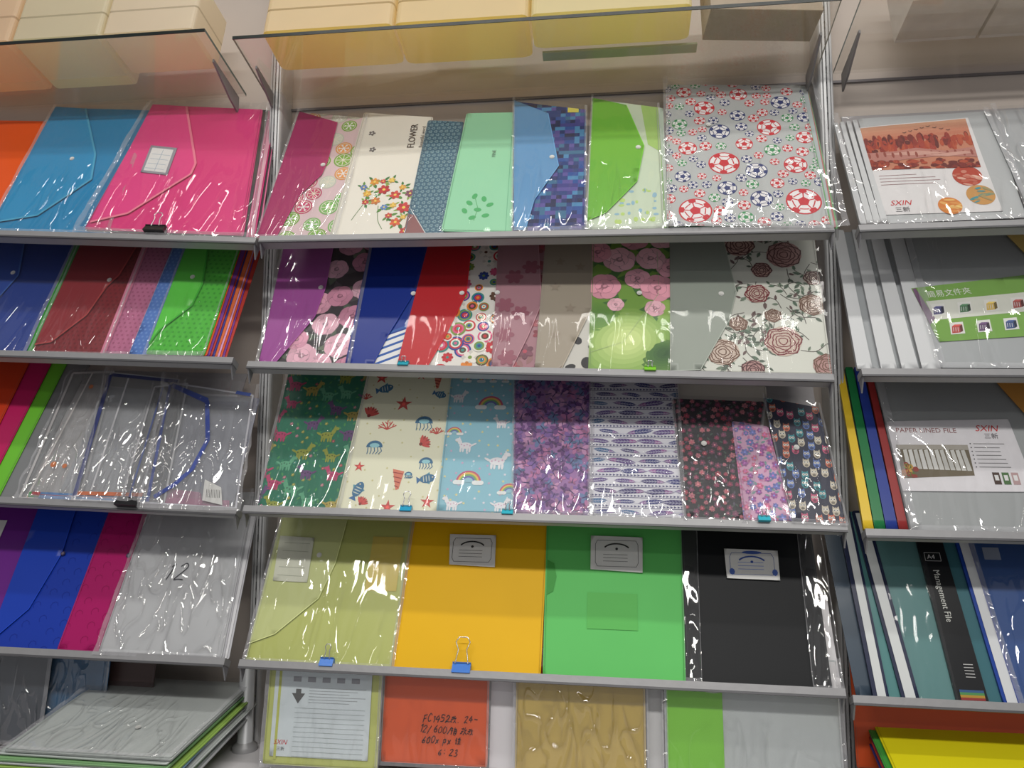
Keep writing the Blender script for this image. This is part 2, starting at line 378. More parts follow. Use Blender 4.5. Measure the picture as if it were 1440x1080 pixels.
def P_sea(q,rng):
    o=[]; R=(200,75,70);B=(58,112,150)
    def jelly(x,y,s):
        o.append((1,B,[(x+s*math.cos(t*math.pi/10),y+.9*s*math.sin(t*math.pi/10)) for t in range(11)]))
        o.append((2,(150,205,215),ell(x,y+.25*s,.6*s,.3*s,0,12)))
        for k in range(-2,3): o.extend(stroke(1,[(x+k*.38*s,y),(x+k*.42*s+1.5,y-.5*s),(x+k*.34*s-1,y-.9*s)],1.3,B))
    def fish(x,y,s,rot=0):
        s*=.85; c,sn=math.cos(rot),math.sin(rot)
        T=lambda a,b:(x+s*(a*c-b*sn),y+s*(a*sn+b*c))
        o.append((2,B,ell(x,y,s,.6*s,rot,14))); o.append((1,(60,110,160),[T(-.8,0),T(-1.4,.5),T(-1.4,-.5)]))
        for k in (-.5,-.15,.2): o.append((3,(190,200,190),ell(*T(k,0),.07*s,.45*s,rot,8)))
        o.append((3,(215,205,180),ell(*T(.66,.1),.1*s,.1*s,0,8)))
        o.append((1,(80,150,170),[T(-.3,.5),T(.3,.85),T(.4,.4)])); o.append((1,(80,150,170),[T(-.3,-.5),T(.2,-.8),T(.3,-.4)]))
    def shell(x,y,s,rot):
        for k in range(-3,4):
            a=rot+k*.3; o.append((1+(k%2),mul(R,1.05 if k%2 else .85),ell(x+.55*s*math.cos(a),y+.55*s*math.sin(a),.58*s,.17*s,a,10)))
        o.append((3,mul(R,.7),ell(x,y,.2*s,.2*s,0,8)))
    def coral(x,y,s):
        for a in (.5,1.1,1.6,2.2,2.7):
            e=(x+s*math.cos(a),y+s*math.sin(a)); m_=(x+.55*s*math.cos(a),y+.55*s*math.sin(a))
            o.extend(stroke(1,[(x,y),m_,e],1.8,R)); o.extend(stroke(1,[m_,(m_[0]+.4*s*math.cos(a+.7),m_[1]+.4*s*math.sin(a+.7))],1.5,R))
    def cone(x,y,s):
        o.append((1,(215,120,95),[(x-.5*s,y+.8*s),(x+.5*s,y+.6*s),(x+.25*s,y-s),(x,y-1.1*s)]))
        for k in range(4): o.extend(stroke(2,[(x-.45*s+k*.1*s,y+.5*s-k*.4*s),(x+.45*s-k*.09*s,y+.35*s-k*.4*s)],1.4,(150,50,50)))
    for x,y,r in ((213,182,14),(272,18,11),(170,230,12),(214,8,12),(235,235,9),(160,72,9)): o.append((1,R,star(x,y,r,r*.38,5,.3))); o.append((2,mul(R,1.25),ell(x,y,r*.22,r*.22,0,8)))
    jelly(250,148,14); jelly(178,105,13); jelly(262,80,11); jelly(238,60,6); fish(180,210,14,.3); fish(268,55,14,.2); fish(165,35,15,1.2); fish(270,200,11,-.3)
    shell(160,160,15,1.2); shell(250,112,14,.6); shell(172,12,11,1); coral(193,136,16); coral(272,130,12); coral(150,190,11); cone(222,55,18); cone(262,225,13)
    for x,y in scatter(rng,q,17,160): o.append((0,(205,200,150),ell(x,y,1.6,1.6,0,6)))
    return o
def P_sky(q,rng):
    o=[]
    def rb(x,y,s):
        for i,c in enumerate([(200,90,120),(230,190,90),(120,175,110),(110,110,180),(150,195,210)]):
            r=s*(1-.15*i); o.append((i,c,[(x+r*math.cos(t*math.pi/12),y+r*math.sin(t*math.pi/12)) for t in range(13)]))
        for d in (-.75,.75):
            for k in (-.22,0,.22): o.append((5,(230,235,235),ell(x+(d+k)*s,y-.02*s,.25*s,.2*s,0,10)))
    for x,y,s in ((352,178,20),(330,50,19),(322,225,15),(392,35,15),(362,225,13),(300,130,12)): rb(x,y,s)
    for x,y,s,f in ((370,85,1.3,0),(320,110,1.1,1),(372,150,.9,1),(300,195,1.0,0),(380,15,1.0,0),(310,15,1.0,1)): o+=[(a+6,(228,228,232) if a==0 else (215,175,200),p) for a,_,p in animal(0,x,y,s,(228,228,232),f,.4)]
    for x,y in scatter(rng,q,11,400):
        o.append((0,rng.choice([(225,225,235),(225,215,150),(200,170,200)]),star(x,y,2.6,1.1,5,rng.random())))
    return o
def P_bfly(pal):
    def f(q,rng):
        o=[]
        for x,y in scatter(rng,q,8.5,1500):
            s=rng.uniform(5,8); a=rng.random()*6.3; c=rng.choice(pal); B=rng.randrange(10)
            for d,r,l in ((.8,1.,1.),(-.8,1.,1.),(2.2,.7,.8),(-2.2,.7,.8)):
                o.append((B,mul(c,l),ell(x+.7*s*math.cos(a+d),y+.7*s*math.sin(a+d),.75*s*r,.42*s*r,a+d,9)))
            o.append((B+1,(60,40,100),ell(x,y,.8*s,.13*s,a,6)))
        return o
    return f
def P_feather(q,rng):
    o=[]; x0,x1,y0,y1=bbox(q); j=0; y=y0+8
    while y<y1:
        if j%2==0:
            x=x0+(8 if j%4 else 26)+rng.uniform(-5,5)
            while x<x1+12:
                c=rng.choice([(36,46,122),(90,60,134),(46,104,152),(52,44,104)]); k=rng.uniform(1.1,1.6); f=rng.choice([1,-1]); ro=rng.uniform(-.16,.16); cc,ss=math.cos(ro),math.sin(ro)
                t_=lambda a,b:(x+f*k*a*cc-k*b*ss,y+f*k*a*ss+k*b*cc)
                o.append((1,c,[t_(a,b) for a,b in ((-13,-.6),(-8,1.9),(-1,2.9),(6,2.9),(11,1.7),(14,0),(11,-1.5),(7,-2.6),(0,-2.2),(-8,-1.9))]))
                o.append((2,mixc(c,(205,110,165),.6),[t_(a,b) for a,b in ((-12,-.4),(-8,1.5),(-4,1.9),(-4,-1.6),(-8,-1.5))])); o+=stroke(3,[t_(-19,-.4),t_(13,0)],.6,(210,210,228))
                for t in (-9,-6,-3,0,3,6,9): o+=stroke(3,[t_(t,0),t_(t+2.2,2.3)],.35,(196,196,226))+stroke(3,[t_(t,0),t_(t+2.2,-2.1)],.35,(196,196,226))
                x+=rng.uniform(36,44)
        else:
            o+=stroke(0,[(x0,y-1.5),(x1,y-1.5)],.9,(60,60,110)); x=x0+2
            while x<x1: o.append((1,(50,50,112),[(x-1.6,y+2.8),(x+2.2,y+1.2),(x-1.6,y-.4)])); x+=5
        y+=8; j+=1
    return o
def P_owl(q,rng):
    o=[]; pal=[(50,145,155),(205,85,125),(205,195,175),(90,120,190),(210,110,80)]
    for x,y in scatter(rng,q,12.5,1000):
        c=rng.choice(pal); o.append((0,c,ell(x,y,5,6.2,0,12)))
        o.append((0,c,[(x-4.5,y+3),(x-4,y+8),(x-1,y+5)])); o.append((0,c,[(x+4.5,y+3),(x+4,y+8),(x+1,y+5)]))
        for d in (-2,2): o.append((1,(230,228,220),ell(x+d,y+2,1.9,1.9,0,9))); o.append((2,(25,30,50),ell(x+d,y+2,.9,.9,0,6)))
        o.append((1,mul(c,.6),ell(x,y-3,2.6,2,0,8)))
    return o
def P_fl(d,r,cols,lc):
    def f(q,rng):
        o=[]
        for x,y in scatter(rng,q,d*.8,1200): o+=leaf(rng.randrange(2),x,y,r*1.3,rng.random()*6.3,rng.choice(lc))
        for x,y in scatter(rng,q,d,1500): o+=flower(2+3*rng.randrange(3),x,y,r*rng.uniform(.6,1.0),rng.choice(cols),mul(rng.choice(cols),1.25),6,rng.random())
        return o
    return f
# ------------------------------------------------------------ text and handwriting
def text_polys(body,size,x,y,rot=0,shear=0,align='LEFT',sx=1.):
    cu=bpy.data.curves.new('tmp','FONT'); cu.body=body; cu.size=size; cu.align_x=align; cu.shear=shear; cu.resolution_u=2
    ob=bpy.data.objects.new('tmp',cu); COL.objects.link(ob)
    dg=bpy.context.evaluated_depsgraph_get(); dg.update()
    ev=ob.evaluated_get(dg); me=ev.to_mesh(); c,s=math.cos(rot),math.sin(rot); out=[]
    for p in me.polygons:
        out.append([(x+(me.vertices[i].co.x*sx)*c-me.vertices[i].co.y*s,y+(me.vertices[i].co.x*sx)*s+me.vertices[i].co.y*c) for i in p.vertices])
    ev.to_mesh_clear(); bpy.data.objects.remove(ob); bpy.data.curves.remove(cu)
    return out
def T(L,body,size,x,y,col,rot=0,**k): return [(L,col,p) for p in text_polys(body,size,x,y,rot,**k)]
HW={'F':[[(.1,0),(.15,1)],[(.1,.95),(.6,1)],[(.12,.5),(.5,.55)]],'C':[[(.6,.85),(.35,1),(.1,.55),(.25,.05),(.6,.15)]],'1':[[(.2,.8),(.35,1),(.3,0)]],'4':[[(.35,1),(.05,.4),(.6,.42)],[(.45,.75),(.4,0)]],
'5':[[(.6,1),(.2,.98),(.15,.6),(.5,.55),(.5,.15),(.1,.02)]],'2':[[(.1,.8),(.35,1),(.55,.75),(.1,.05),(.35,.08),(.65,.05)]],'6':[[(.5,1),(.15,.5),(.2,.05),(.5,.15),(.45,.45),(.15,.35)]],'0':[[(.35,1),(.1,.6),(.2,.05),(.5,.2),(.55,.75),(.35,1)]],
'3':[[(.1,.9),(.4,1),(.5,.75),(.25,.52),(.55,.35),(.4,.05),(.05,.08)]],'/':[[(.5,1),(.1,-.1)]],':':[[(.25,.65),(.27,.6)],[(.25,.2),(.27,.15)]],'x':[[(.1,.6),(.5,.05)],[(.5,.6),(.1,.0)]],'p':[[(.15,.6),(.1,-.35)],[(.12,.5),(.45,.6),(.45,.2),(.14,.12)]],'-':[[(.1,.5),(.6,.52)]],' ':[],'.':[[(.2,.05),(.25,.0)]],
'款':[[(.1,.8),(.5,.82)],[(.3,1),(.3,.6)],[(.1,.5),(.5,.52)],[(.3,.5),(.25,.05)],[(.1,.3),(.05,.1)],[(.65,1),(.55,.65),(.95,.7)],[(.75,.7),(.7,.3),(.5,0)],[(.72,.4),(1,.0)]],
'箱':[[(.1,.85),(.35,.87)],[(.2,1),(.1,.8)],[(.6,1),(.55,.8),(.9,.85)],[(.05,.5),(.45,.52)],[(.25,.7),(.25,0)],[(.55,.6),(.55,.02),(.95,.02),(.95,.6),(.55,.6)],[(.55,.4),(.95,.4)],[(.55,.2),(.95,.2)]],
'性':[[(.2,1),(.2,0)],[(.05,.7),(.1,.5)],[(.55,.9),(.45,.6)],[(.45,.65),(.95,.68)],[(.7,1),(.7,.05)],[(.5,.38),(.9,.4)],[(.4,.03),(1,.05)]]}
def hand(L,txt,size,x,y,col,w=.9,sl=.18,seed=1,rot=0,jit=1.):
    r=random.Random(seed); o=[]; cx=0; c,s=math.cos(rot),math.sin(rot)
    for ch in txt:
        dy=r.uniform(-.08,.08)*jit; sc=r.uniform(.86,1.1)
        for st_ in HW[ch]:
            P=[]
            for a,b in st_:
                X=cx+(a*sc+r.uniform(-.04,.04)*jit+sl*b)*size; Y=(b*sc+dy+r.uniform(-.05,.05)*jit)*size
                P.append((x+X*c-Y*s,y+X*s+Y*c))
            o+=curve(L,P,w*r.uniform(.8,1.15),col,3)
        cx+=size*(1.12 if ord(ch)>255 else (.5 if ch in '1:/. ' else .74))
    return o
# ------------------------------------------------------------ frames
AL=.4459; D=.13
FR={}
for ki,(k,(x,z,a)) in enumerate({'C1':(-418,259,-.7),'C2':(-429,66,-1.8),'C3':(-426,-149,-.9),'C4':(-423,-370,-.5),'L1':(-423,257,-3.3),'L2':(-452,72,-2.3),'L3':(-436,-153,-1.8),'L4':(-445,-369,-.6),'R1':(455,248,.2),'R2':(451,47,-.8),'R3':(448,-169,-.4),'R4':(424,-385,-.5)}.items()):
    a=math.radians(a); U=Vector((math.cos(a),0,math.sin(a))); V=Vector((0,math.sin(AL),math.cos(AL))); V=(V-U*V.dot(U)).normalized(); N=U.cross(V)
    FR[k]=Matrix(((U.x,V.x,N.x,x/1000),(U.y,V.y,N.y,-D),(U.z,V.z,N.z,z/1000),(0,0,0,1))); WARP[id(FR[k])]=ki*7.3+.5
def frame(o,U,V):
    U=Vector(U).normalized(); V=Vector(V); V=(V-U*V.dot(U)).normalized(); N=U.cross(V)
    return Matrix(((U.x,V.x,N.x,o[0]),(U.y,V.y,N.y,o[1]),(U.z,V.z,N.z,o[2]),(0,0,0,1)))

def ext(q,vt):
    TL,TR,BR,BL=q
    def e(t,b): k=(vt-b[1])/(t[1]-b[1]); return (b[0]+(t[0]-b[0])*k,vt)
    return [e(TL,BL),e(TR,BR),BR,BL]
def rounded(q,r=4):
    o=[]; k=len(q)
    for i in range(k):
        p=Vector(q[i]);a=Vector(q[i-1]);b=Vector(q[(i+1)%k]); da=(a-p).normalized(); db=(b-p).normalized()
        for t in (0,.35,.65,1): 
            w=(1-t)**2; w2=t*t; c=p+da*r*w+db*r*w2; o.append((c.x,c.y))
    return o
def bag(fr,q,n,parent,seed=0,m=None,margin=5,amp=.8,name='plastic_bag'):
    rng=random.Random(seed); TL,TR,BR,BL=[Vector(p) for p in q]; G=30
    c=(TL+TR+BR+BL)/4
    TL,TR,BR,BL=[p+(p-c).normalized()*margin for p in (TL,TR,BR,BL)]
    mb=MB(); off=Vector((rng.random()*50,rng.random()*50,0)); 
    for j in range(G+1):
        for i in range(G+1):
            s,t=i/G,j/G; p=(BL*(1-s)+BR*s)*(1-t)+(TL*(1-s)+TR*s)*t
            d=Vector((p.x*.9+p.y*.45,p.y*.9-p.x*.45,0))
            edge=1+1.5*max(0,1-min(s,1-s)*7)
            h=(.5+noise.noise(Vector((d.x*.012,d.y*.006,0))+off))*amp*1.6+abs(noise.noise(Vector((d.x*.035,d.y*.012,5))+off))*amp*1.5*edge
            if i in (0,G) or j in (0,G): h+=noise.noise(Vector((p.x*.05,p.y*.05,3)))*1.0
            mb.v.append((p.x/1000,p.y/1000,n+.0042+max(-.0005,h/1000)))
    rim=m in (M_film2,M_film3)
    for j in range(G):
        for i in range(G):
            a=j*(G+1)+i; mb.f.append((a,a+1,a+G+2,a+G+1)); mb.c.append((1,1,1,1)); mb.m.append(1 if rim and (i in(0,G-1) or j==0) else 0)
    o=tuple(c/1000)+(n,)
    return mb.obj(name,[m or M_film,M_rim],fr,parent,o,True)
def folder(fk,q,n,col,name,label,cat='folder',mat=None,pat=None,flap=None,snap=None,bagm=None,group=None,th=1.0,seed=1,deco=None,piping=None,bagq=None,flapdeco=None,rnd=4,amp=.8,stack=0,stackcols=None):
    fr=FR[fk] if isinstance(fk,str) else fk
    mat=mat or M_print
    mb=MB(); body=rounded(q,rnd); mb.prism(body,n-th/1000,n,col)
    rng=random.Random(seed)
    if pat:
        for L,c,p in pat(q,rng):
            mb.flat(clip(p,q),n+.00020+.00007*L,c)
    if name in ('envelope_folder','document_folder') and abs(q[1][0]-q[0][0])>45:
        cen=(sum(p[0] for p in q)/4,sum(p[1] for p in q)/4); ins=[(p[0]+(2.4 if p[0]<cen[0] else -2.4),p[1]+(2.4 if p[1]<cen[1] else -2.4)) for p in q]
        lum=sum(col)/3; sc=mul(col,.84) if lum>120 else mixc(col,(160,160,165),.22)
        for L,c,p in stroke(0,[ins[0],ins[3],ins[2],ins[1]],.8,sc): mb.flat(p,n+.0012,c)
    for L,c,p in (deco or []): mb.flat(p,n+.0010+.0001*L,c)
    BL=q[3]; ob=mb.obj(name,[mat],fr,None,(BL[0]/1000,BL[1]/1000,n)); tag(ob,label,cat,group)
    if flap:
        fp,fc=flap; mb=MB(); n1=n+.0014; mb.prism(fp,n1,n1+.0008,fc)
        ed=piping or (mul(fc,1.18),1.2)
        for L,c,p in stroke(0,fp[1:],ed[1],ed[0]): mb.flat(p,n1+.00105,c)
        for L,c,p in (flapdeco or []): mb.flat(p,n1+.0013+.0001*L,c)
        mb.obj('flap',[mat if mat!=M_print else M_pp],fr,ob,(fp[0][0]/1000,fp[0][1]/1000,n1))
    if snap:
        mb=MB(); base=n+.0023
        for r,h0,h1 in ((4.0,0,.6),(3.2,.6,1.3),(2.0,1.3,1.8)): mb.prism(ell(snap[0],snap[1],r,r,0,18),base+h0/1000,base+h1/1000,(232,232,228))
        mb.obj('snap_button',[M_pp],fr,ob,(snap[0]/1000,snap[1]/1000,base))
    if bagm: bag(fr,bagq or q,n,ob,seed,bagm,amp=amp)
    for i in range(stack):
        c=(stackcols or [col])[i%len(stackcols or [col])]; du=(i+1)*3.2; q2=[(p[0]+du*(1 if k in(1,2) else .2)+((i*5)%7-3 if k in (1,) else 0),p[1]-(i%2)*1.0+((i*3)%5 if k==1 else 0)) for k,p in enumerate(q)]
        mb=MB(); nn=n-.0014*(i+1); mb.prism(rounded(q2,rnd),nn-.001,nn,c)
        o2=mb.obj(name,[mat],fr,None,(q2[3][0]/1000,q2[3][1]/1000,nn)); tag(o2,'plain plastic folder stacked behind the %s'%name.replace('_',' '),cat,'folders stacked behind '+name.replace('_',' '))
    return ob
def label_part(fr,q,n,parent,col=(226,226,224),deco=None,name='label_card',mat=None):
    mb=MB(); mb.prism(q,n,n+.0004,col)
    for L,c,p in (deco or []): mb.flat(p,n+.0006+.0001*L,c)
    return mb.obj(name,[mat or M_paper],fr,parent,(q[3][0]/1000,q[3][1]/1000,n))
def wire(pts,r,name,mat,mw,parent,closed=False):
    cu=bpy.data.curves.new(name,'CURVE'); cu.dimensions='3D'; sp=cu.splines.new('POLY'); sp.points.add(len(pts)-1)
    for i,p in enumerate(pts): sp.points[i].co=(*p,1)
    sp.use_cyclic_u=closed; cu.bevel_depth=r; cu.bevel_resolution=2
    tmp=bpy.data.objects.new('tmp',cu); COL.objects.link(tmp)
    dg=bpy.context.evaluated_depsgraph_get(); dg.update(); me=bpy.data.meshes.new_from_object(tmp.evaluated_get(dg)); me.name=name
    bpy.data.objects.remove(tmp)
    me.materials.clear(); me.materials.append(mat)
    ob=bpy.data.objects.new(name,me); COL.objects.link(ob)
    WM[ob.name]=mw
    if parent: ob.parent=parent; ob.matrix_parent_inverse=WM[parent.name].inverted()
    ob.matrix_basis=mw
    return ob
def clip_obj(fk,u,v,n,w,col,label,h=11,hl=24,lw=None):
    fr=FR[fk].copy(); x=u/1000;y=v/1000;W=w/2000;H=h/1000
    mb=MB(); prof=[(-.007,0),(.006,0),(.0022,1),(-.003,1)]
    a=[(x-W,y+p[1]*H,n+p[0]) for p in prof]; b=[(x+W,y+p[1]*H,n+p[0]) for p in prof]
    mb.face(a,col); mb.face(b[::-1],col)
    for i in range(4): mb.face([a[i],b[i],b[(i+1)%4],a[(i+1)%4]][::-1],col if i!=1 else mul(col,1.1))
    mb.box(x-W,x+W,y+H-.0012,y+H+.0006,n+.0012,n+.0036,mul(col,.8))
    ob=mb.obj('binder_clip',[M_dark],fr,None,(x,y,n)); tag(ob,label,'binder clip')
    s=(lw or w*.36)/1000; l=hl/1000; y0=y+H
    pts=[(x-s*.55,y0-.002,n+.004),(x-s*.35,y0+l*.5,n+.0055),(x-s*.6,y0+l*.8,n+.0065),(x-s*.35,y0+l,n+.007),(x+s*.35,y0+l,n+.007),(x+s*.6,y0+l*.8,n+.0065),(x+s*.35,y0+l*.5,n+.0055),(x+s*.55,y0-.002,n+.004)]
    wire(pts,.0008,'handle',M_chrome,fr,ob)
    return ob
# ------------------------------------------------------------ structure
def simple(name,fn,mats,kind=None):
    mb=MB(); fn(mb); ob=mb.obj(name,mats)
    if kind: ob['kind']=kind
    return ob
WALLC=(198,187,178)
simple('wall_back',lambda m:m.box(-1.6,1.5,.02,.06,-1.6,1.41,WALLC),[M_paint],'structure')
simple('floor',lambda m:m.box(-1.6,1.5,-4,.02,-1.64,-1.6,(150,145,140)),[M_paint],'structure')
simple('ceiling',lambda m:m.box(-1.6,1.5,-4,.02,1.42,1.46,(140,140,140)),[M_paint],'structure')
simple('trim_1',lambda m:m.box(-1.6,1.5,.016,.0195,.531,.535,(120,116,118)),[M_metal],'structure')
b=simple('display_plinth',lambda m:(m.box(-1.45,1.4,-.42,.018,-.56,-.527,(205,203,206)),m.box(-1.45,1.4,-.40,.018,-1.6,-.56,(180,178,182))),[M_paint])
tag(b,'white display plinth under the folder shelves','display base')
def lamp(x,y,z,lx,ly,power):
    mb=MB(); mb.box(x-lx/2-.03,x+lx/2+.03,y-ly/2-.03,y+ly/2+.03,z+.01,z+.05,(230,230,230)); ob=mb.obj('ceiling_lamp',[M_paint]); tag(ob,'long white fluorescent ceiling lamp fixture','ceiling lamp','fluorescent ceiling lamps')
    L=bpy.data.lights.new('lamp_tube','AREA'); L.shape='RECTANGLE'; L.size=lx; L.size_y=ly; L.energy=power; L.color=(1,.97,.92)
    lo=bpy.data.objects.new('lamp_tube',L); COL.objects.link(lo); lo.parent=ob; lo.location=(x,y,z)
lamp(.1,-1.72,1.35,2.2,.15,42)
lamp(.1,-.68,1.36,2.2,.06,10)
lamp(.1,-3.1,1.35,2.2,.12,13)
w=bpy.data.worlds.new('w'); scene.world=w; w.use_nodes=True; bg=w.node_tree.nodes['Background']; bg.inputs[0].default_value=(.97,.96,.98,1); bg.inputs[1].default_value=.27

# posts
def post(x,label,foot):
    mb=MB(); zt,zb=.95,-.527; pr=[(-.0115,.0195),(-.0115,-.018),(-.0105,-.022),(-.0085,-.0245),(-.0065,-.025),(-.0065,-.022),(-.0045,-.022),(-.0045,-.0255),(-.001,-.026),(-.001,-.019),(.001,-.019),(.001,-.026),(.0045,-.0255),(.0045,-.022),(.0065,-.022),(.0065,-.025),(.0085,-.0245),(.0105,-.022),(.0115,-.018),(.0115,.0195)]
    c=(212,213,214)
    for i in range(len(pr)-1):
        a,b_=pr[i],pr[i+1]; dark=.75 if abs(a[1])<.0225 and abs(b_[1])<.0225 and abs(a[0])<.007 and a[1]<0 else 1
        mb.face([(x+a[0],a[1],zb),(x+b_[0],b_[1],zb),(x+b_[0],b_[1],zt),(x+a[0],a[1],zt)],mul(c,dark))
    z=zb+.04
    while z<zt:
        mb.box(x-.0009,x+.0009,-.0262,-.018,z,z+.012,(80,80,82)); z+=.025
    ob=mb.obj('shelf_upright',[M_metal],None,None,(x,0,zb)); tag(ob,label,'shelf post','slotted shelf uprights')
    if foot:
        mb=MB()
        def ring(r0,z0,r1,z1,c):
            for i in range(20):
                a=2*math.pi*i/20;b_=2*math.pi*(i+1)/20
                mb.face([(x+r0*math.cos(a),-.045+r0*math.sin(a),z0),(x+r0*math.cos(b_),-.045+r0*math.sin(b_),z0),(x+r1*math.cos(b_),-.045+r1*math.sin(b_),z1),(x+r1*math.cos(a),-.045+r1*math.sin(a),z1)],c,0,True)
        ring(.019,-.527,.019,-.519,(170,170,172)); ring(.019,-.519,.012,-.514,(170,170,172)); ring(.012,-.514,.0115,-.39,(205,207,210)); ring(.0115,-.39,.0001,-.389,(170,170,172))
        mb.obj('foot',[M_metal],None,ob,(x,-.045,-.527))
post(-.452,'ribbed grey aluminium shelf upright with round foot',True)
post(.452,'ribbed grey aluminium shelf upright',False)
# shelves
def shelf(k,u0,u1,tier):
    mb=MB(); fr=FR[k].copy()
    mb.box(u0,u1,-.0095,0,-.016,.004,(150,150,152))
    mb.box(u0,u1,-.0125,-.0095,.0015,.004,(90,90,93))
    p0,p1=(u0+.04,u1-.012) if k[0]=='C' else (u0,u1-.06) if k[0]=='L' else (u0+.02,u1)
    mb.box(p0,p1,0,.245,-.018,-.016,(165,162,164))
    o=mb.obj('display_shelf',[M_metal],fr,None,(u0,0,0)); tag(o,'sloping grey metal display shelf with thin front lip, %s tier'%tier,'shelf','sloping display shelves')
    for e in (u0+.001,u1-.003):
        mb=MB(); pr=[(-.0096,.003),(-.0096,-.016),(-.028,-.016)]
        A=[(e,a,b) for a,b in pr]; B=[(e+.002,a,b) for a,b in pr]
        mb.face(A,(130,130,134)); mb.face(B[::-1],(130,130,134))
        for i in range(3): mb.face([A[i],B[i],B[(i+1)%3],A[(i+1)%3]],(130,130,134))
        mb.obj('end_bracket',[M_metal],fr,o,(e,0,0))
tn={'1':'top','2':'second','3':'third','4':'lowest'}
for k in FR:
    W={'C':(0,{'1':.842,'2':.846,'3':.853,'4':.84}[k[1]]),'L':(-.9,0),'R':(.002,.85)}[k[0]]
    shelf(k,W[0],W[1],tn[k[1]])
# glass shelves
GT=math.atan2(.038,.145)
def glass(x0,x1,zf,zb,label):
    yf,yb=-.145,.0; t=.005
    mb=MB(); P=[(x0,yf,zf),(x1,yf,zf),(x1,yb,zb),(x0,yb,zb)]; Q=[(p[0],p[1],p[2]+t) for p in P]
    mb.face(P[::-1],(255,)*3); mb.face(Q,(255,)*3)
    o=mb.obj('glass_shelf',[M_glass],None,None,(x0,yb,zb)); tag(o,label,'glass shelf','clear glass shelves')
    mb=MB(); mb.box(x0,x1,yf-.0015,yf,zf-.0003,zf+t-.0003,(30,38,36))
    for xx in (x0,x1): mb.face([(xx,yf,zf),(xx,yf,zf+t),(xx,yb,zb+t),(xx,yb,zb)],(88,102,96))
    mb.obj('polished_edge',[M_dark],None,o,(x0,yf,zf))
    for xx in (x0+.012,x1-.016):
        mb=MB(); pr=[(-.09,-.001),(.0,-.001),(.0,-.03),(-.03,-.026),(-.09,-.006)]
        sl=(zf-zb)/(yb-yf)
        A=[(xx,a,zb+b-sl*a) for a,b in pr]; B=[(xx+.003,a,zb+b-sl*a) for a,b in pr]
        mb.face(A,(150,148,148)); mb.face(B[::-1],(150,148,148))
        for i in range(5): mb.face([A[i],B[i],B[(i+1)%5],A[(i+1)%5]],(140,138,138))
        mb.obj('bracket',[M_metal],None,o,(xx,0,zb))
glass(-.47,.443,.574,.538,'clear glass shelf with dark edge holding cream boxes')
glass(-1.3,-.517,.590,.554,'clear glass shelf with dark edge holding cream paper files')
glass(.47,1.3,.574,.538,'clear glass shelf with dark edge holding cardboard cartons')
def obox(name,label,cat,x0,x1,y0,y1,z0,h,cb,cs,rotz=0,mat=None,bev=.006,group=None):
    mb=MB(); cx=(x0+x1)/2; L=y1-y0; hw=(x1-x0)/2
    def ringp(ins,r,z):
        P=[]
        for sx,sy,a0 in ((1,1,0),(-1,1,90),(-1,-1,180),(1,-1,270)):
            ccx=sx*(hw-ins-r); ccy=L/2+sy*(L/2-ins-r)
            for k in range(4):
                a=math.radians(a0+k*30); P.append((ccx+r*math.cos(a),ccy+r*math.sin(a),z))
        return P
    R=[ringp(bev*.7,bev,0),ringp(0,bev,bev*.8),ringp(0,bev,h*.48),ringp(bev*.2,bev,h*.5),ringp(0,bev,h*.52),ringp(0,bev,h)]
    mb.face(R[0][::-1],cb); mb.face(R[-1],cs)
    for i in range(5):
        for k in range(16): mb.face([R[i][k],R[i][(k+1)%16],R[i+1][(k+1)%16],R[i+1][k]],cb if i==0 else (mul(cs,.9) if i in(2,3) else cs))
    zz=z0+.0062-.262*(y0+.145)
    W=Matrix.Translation((cx,y0,zz))@Matrix.Rotation(-GT,4,'X')@Matrix.Rotation(rotz,4,'Z')
    return tag(mb.obj(name,[mat or M_pp],W),label,cat,group)
g='pale yellow file boxes on the glass shelf'
obox('file_box','pale yellow plastic file box with bright yellow base','file box',-.425,-.216,-.143,-.060,.574,.10,(255,232,136),(254,238,202),0,M_trans,.009,g)
obox('file_box','pale yellow plastic file box with bright yellow base','file box',-.212,-.006,-.143,-.058,.574,.10,(255,232,132),(254,238,198),0,M_trans,.009,g)
obox('file_box','pale yellow plastic file box resting on green folder','file box',-.002,.236,-.143,-.075,.574,.10,(250,236,150),(252,242,202),0,M_trans,.009,g)
obox('document_folder','thin grey green folder beneath the yellow file box','folder',.01,.25,-.073,-.055,.574,.004,(150,160,120),(150,160,120),0,M_pp,.001)
obox('cardboard_carton','grey brown cardboard carton turned at an angle','box',.262,.425,-.13,-.07,.574,.10,(138,126,108),(170,156,138),.10,M_card,.001)
g='cream paper files on the glass shelf'
obox('paper_file_stack','cream and orange tinted paper files','paper files',-1.05,-.862,-.143,-.03,.590,.11,(255,228,190),(252,230,200),0,M_trans,.006,g)
obox('paper_file_stack','pale green tinted paper files','paper files',-.855,-.70,-.143,-.03,.590,.10,(246,242,206),(246,238,212),0,M_trans,.006,g)
obox('paper_file_stack','pale cream paper files','paper files',-.695,-.54,-.143,-.055,.590,.10,(254,242,210),(250,240,218),0,M_trans,.006,g)
def carton(x0,x1,y0,y1,z0,h,label):
    mb=MB(); c=(212,206,200); cx=(x0+x1)/2; W=Matrix.Translation((cx,y0,z0+.0062-.262*(y0+.145)))@Matrix.Rotation(-GT,4,'X')
    a,b_=x0-cx,x1-cx; mb.box(a,b_,0,y1-y0,0,h,c)
    ob=mb.obj('cardboard_carton',[M_card],W); tag(ob,label,'box','cardboard cartons on the glass shelf')
    mb=MB(); mb.face([(a,-.001,.03),(a+.045,-.012,.004),(a+.065,-.001,h)],(165,128,90))
    mb.obj('flap',[M_card],W,ob,(a,0,0))
carton(.545,.66,-.13,-.05,.574,.10,'white cardboard carton with brown torn flap')
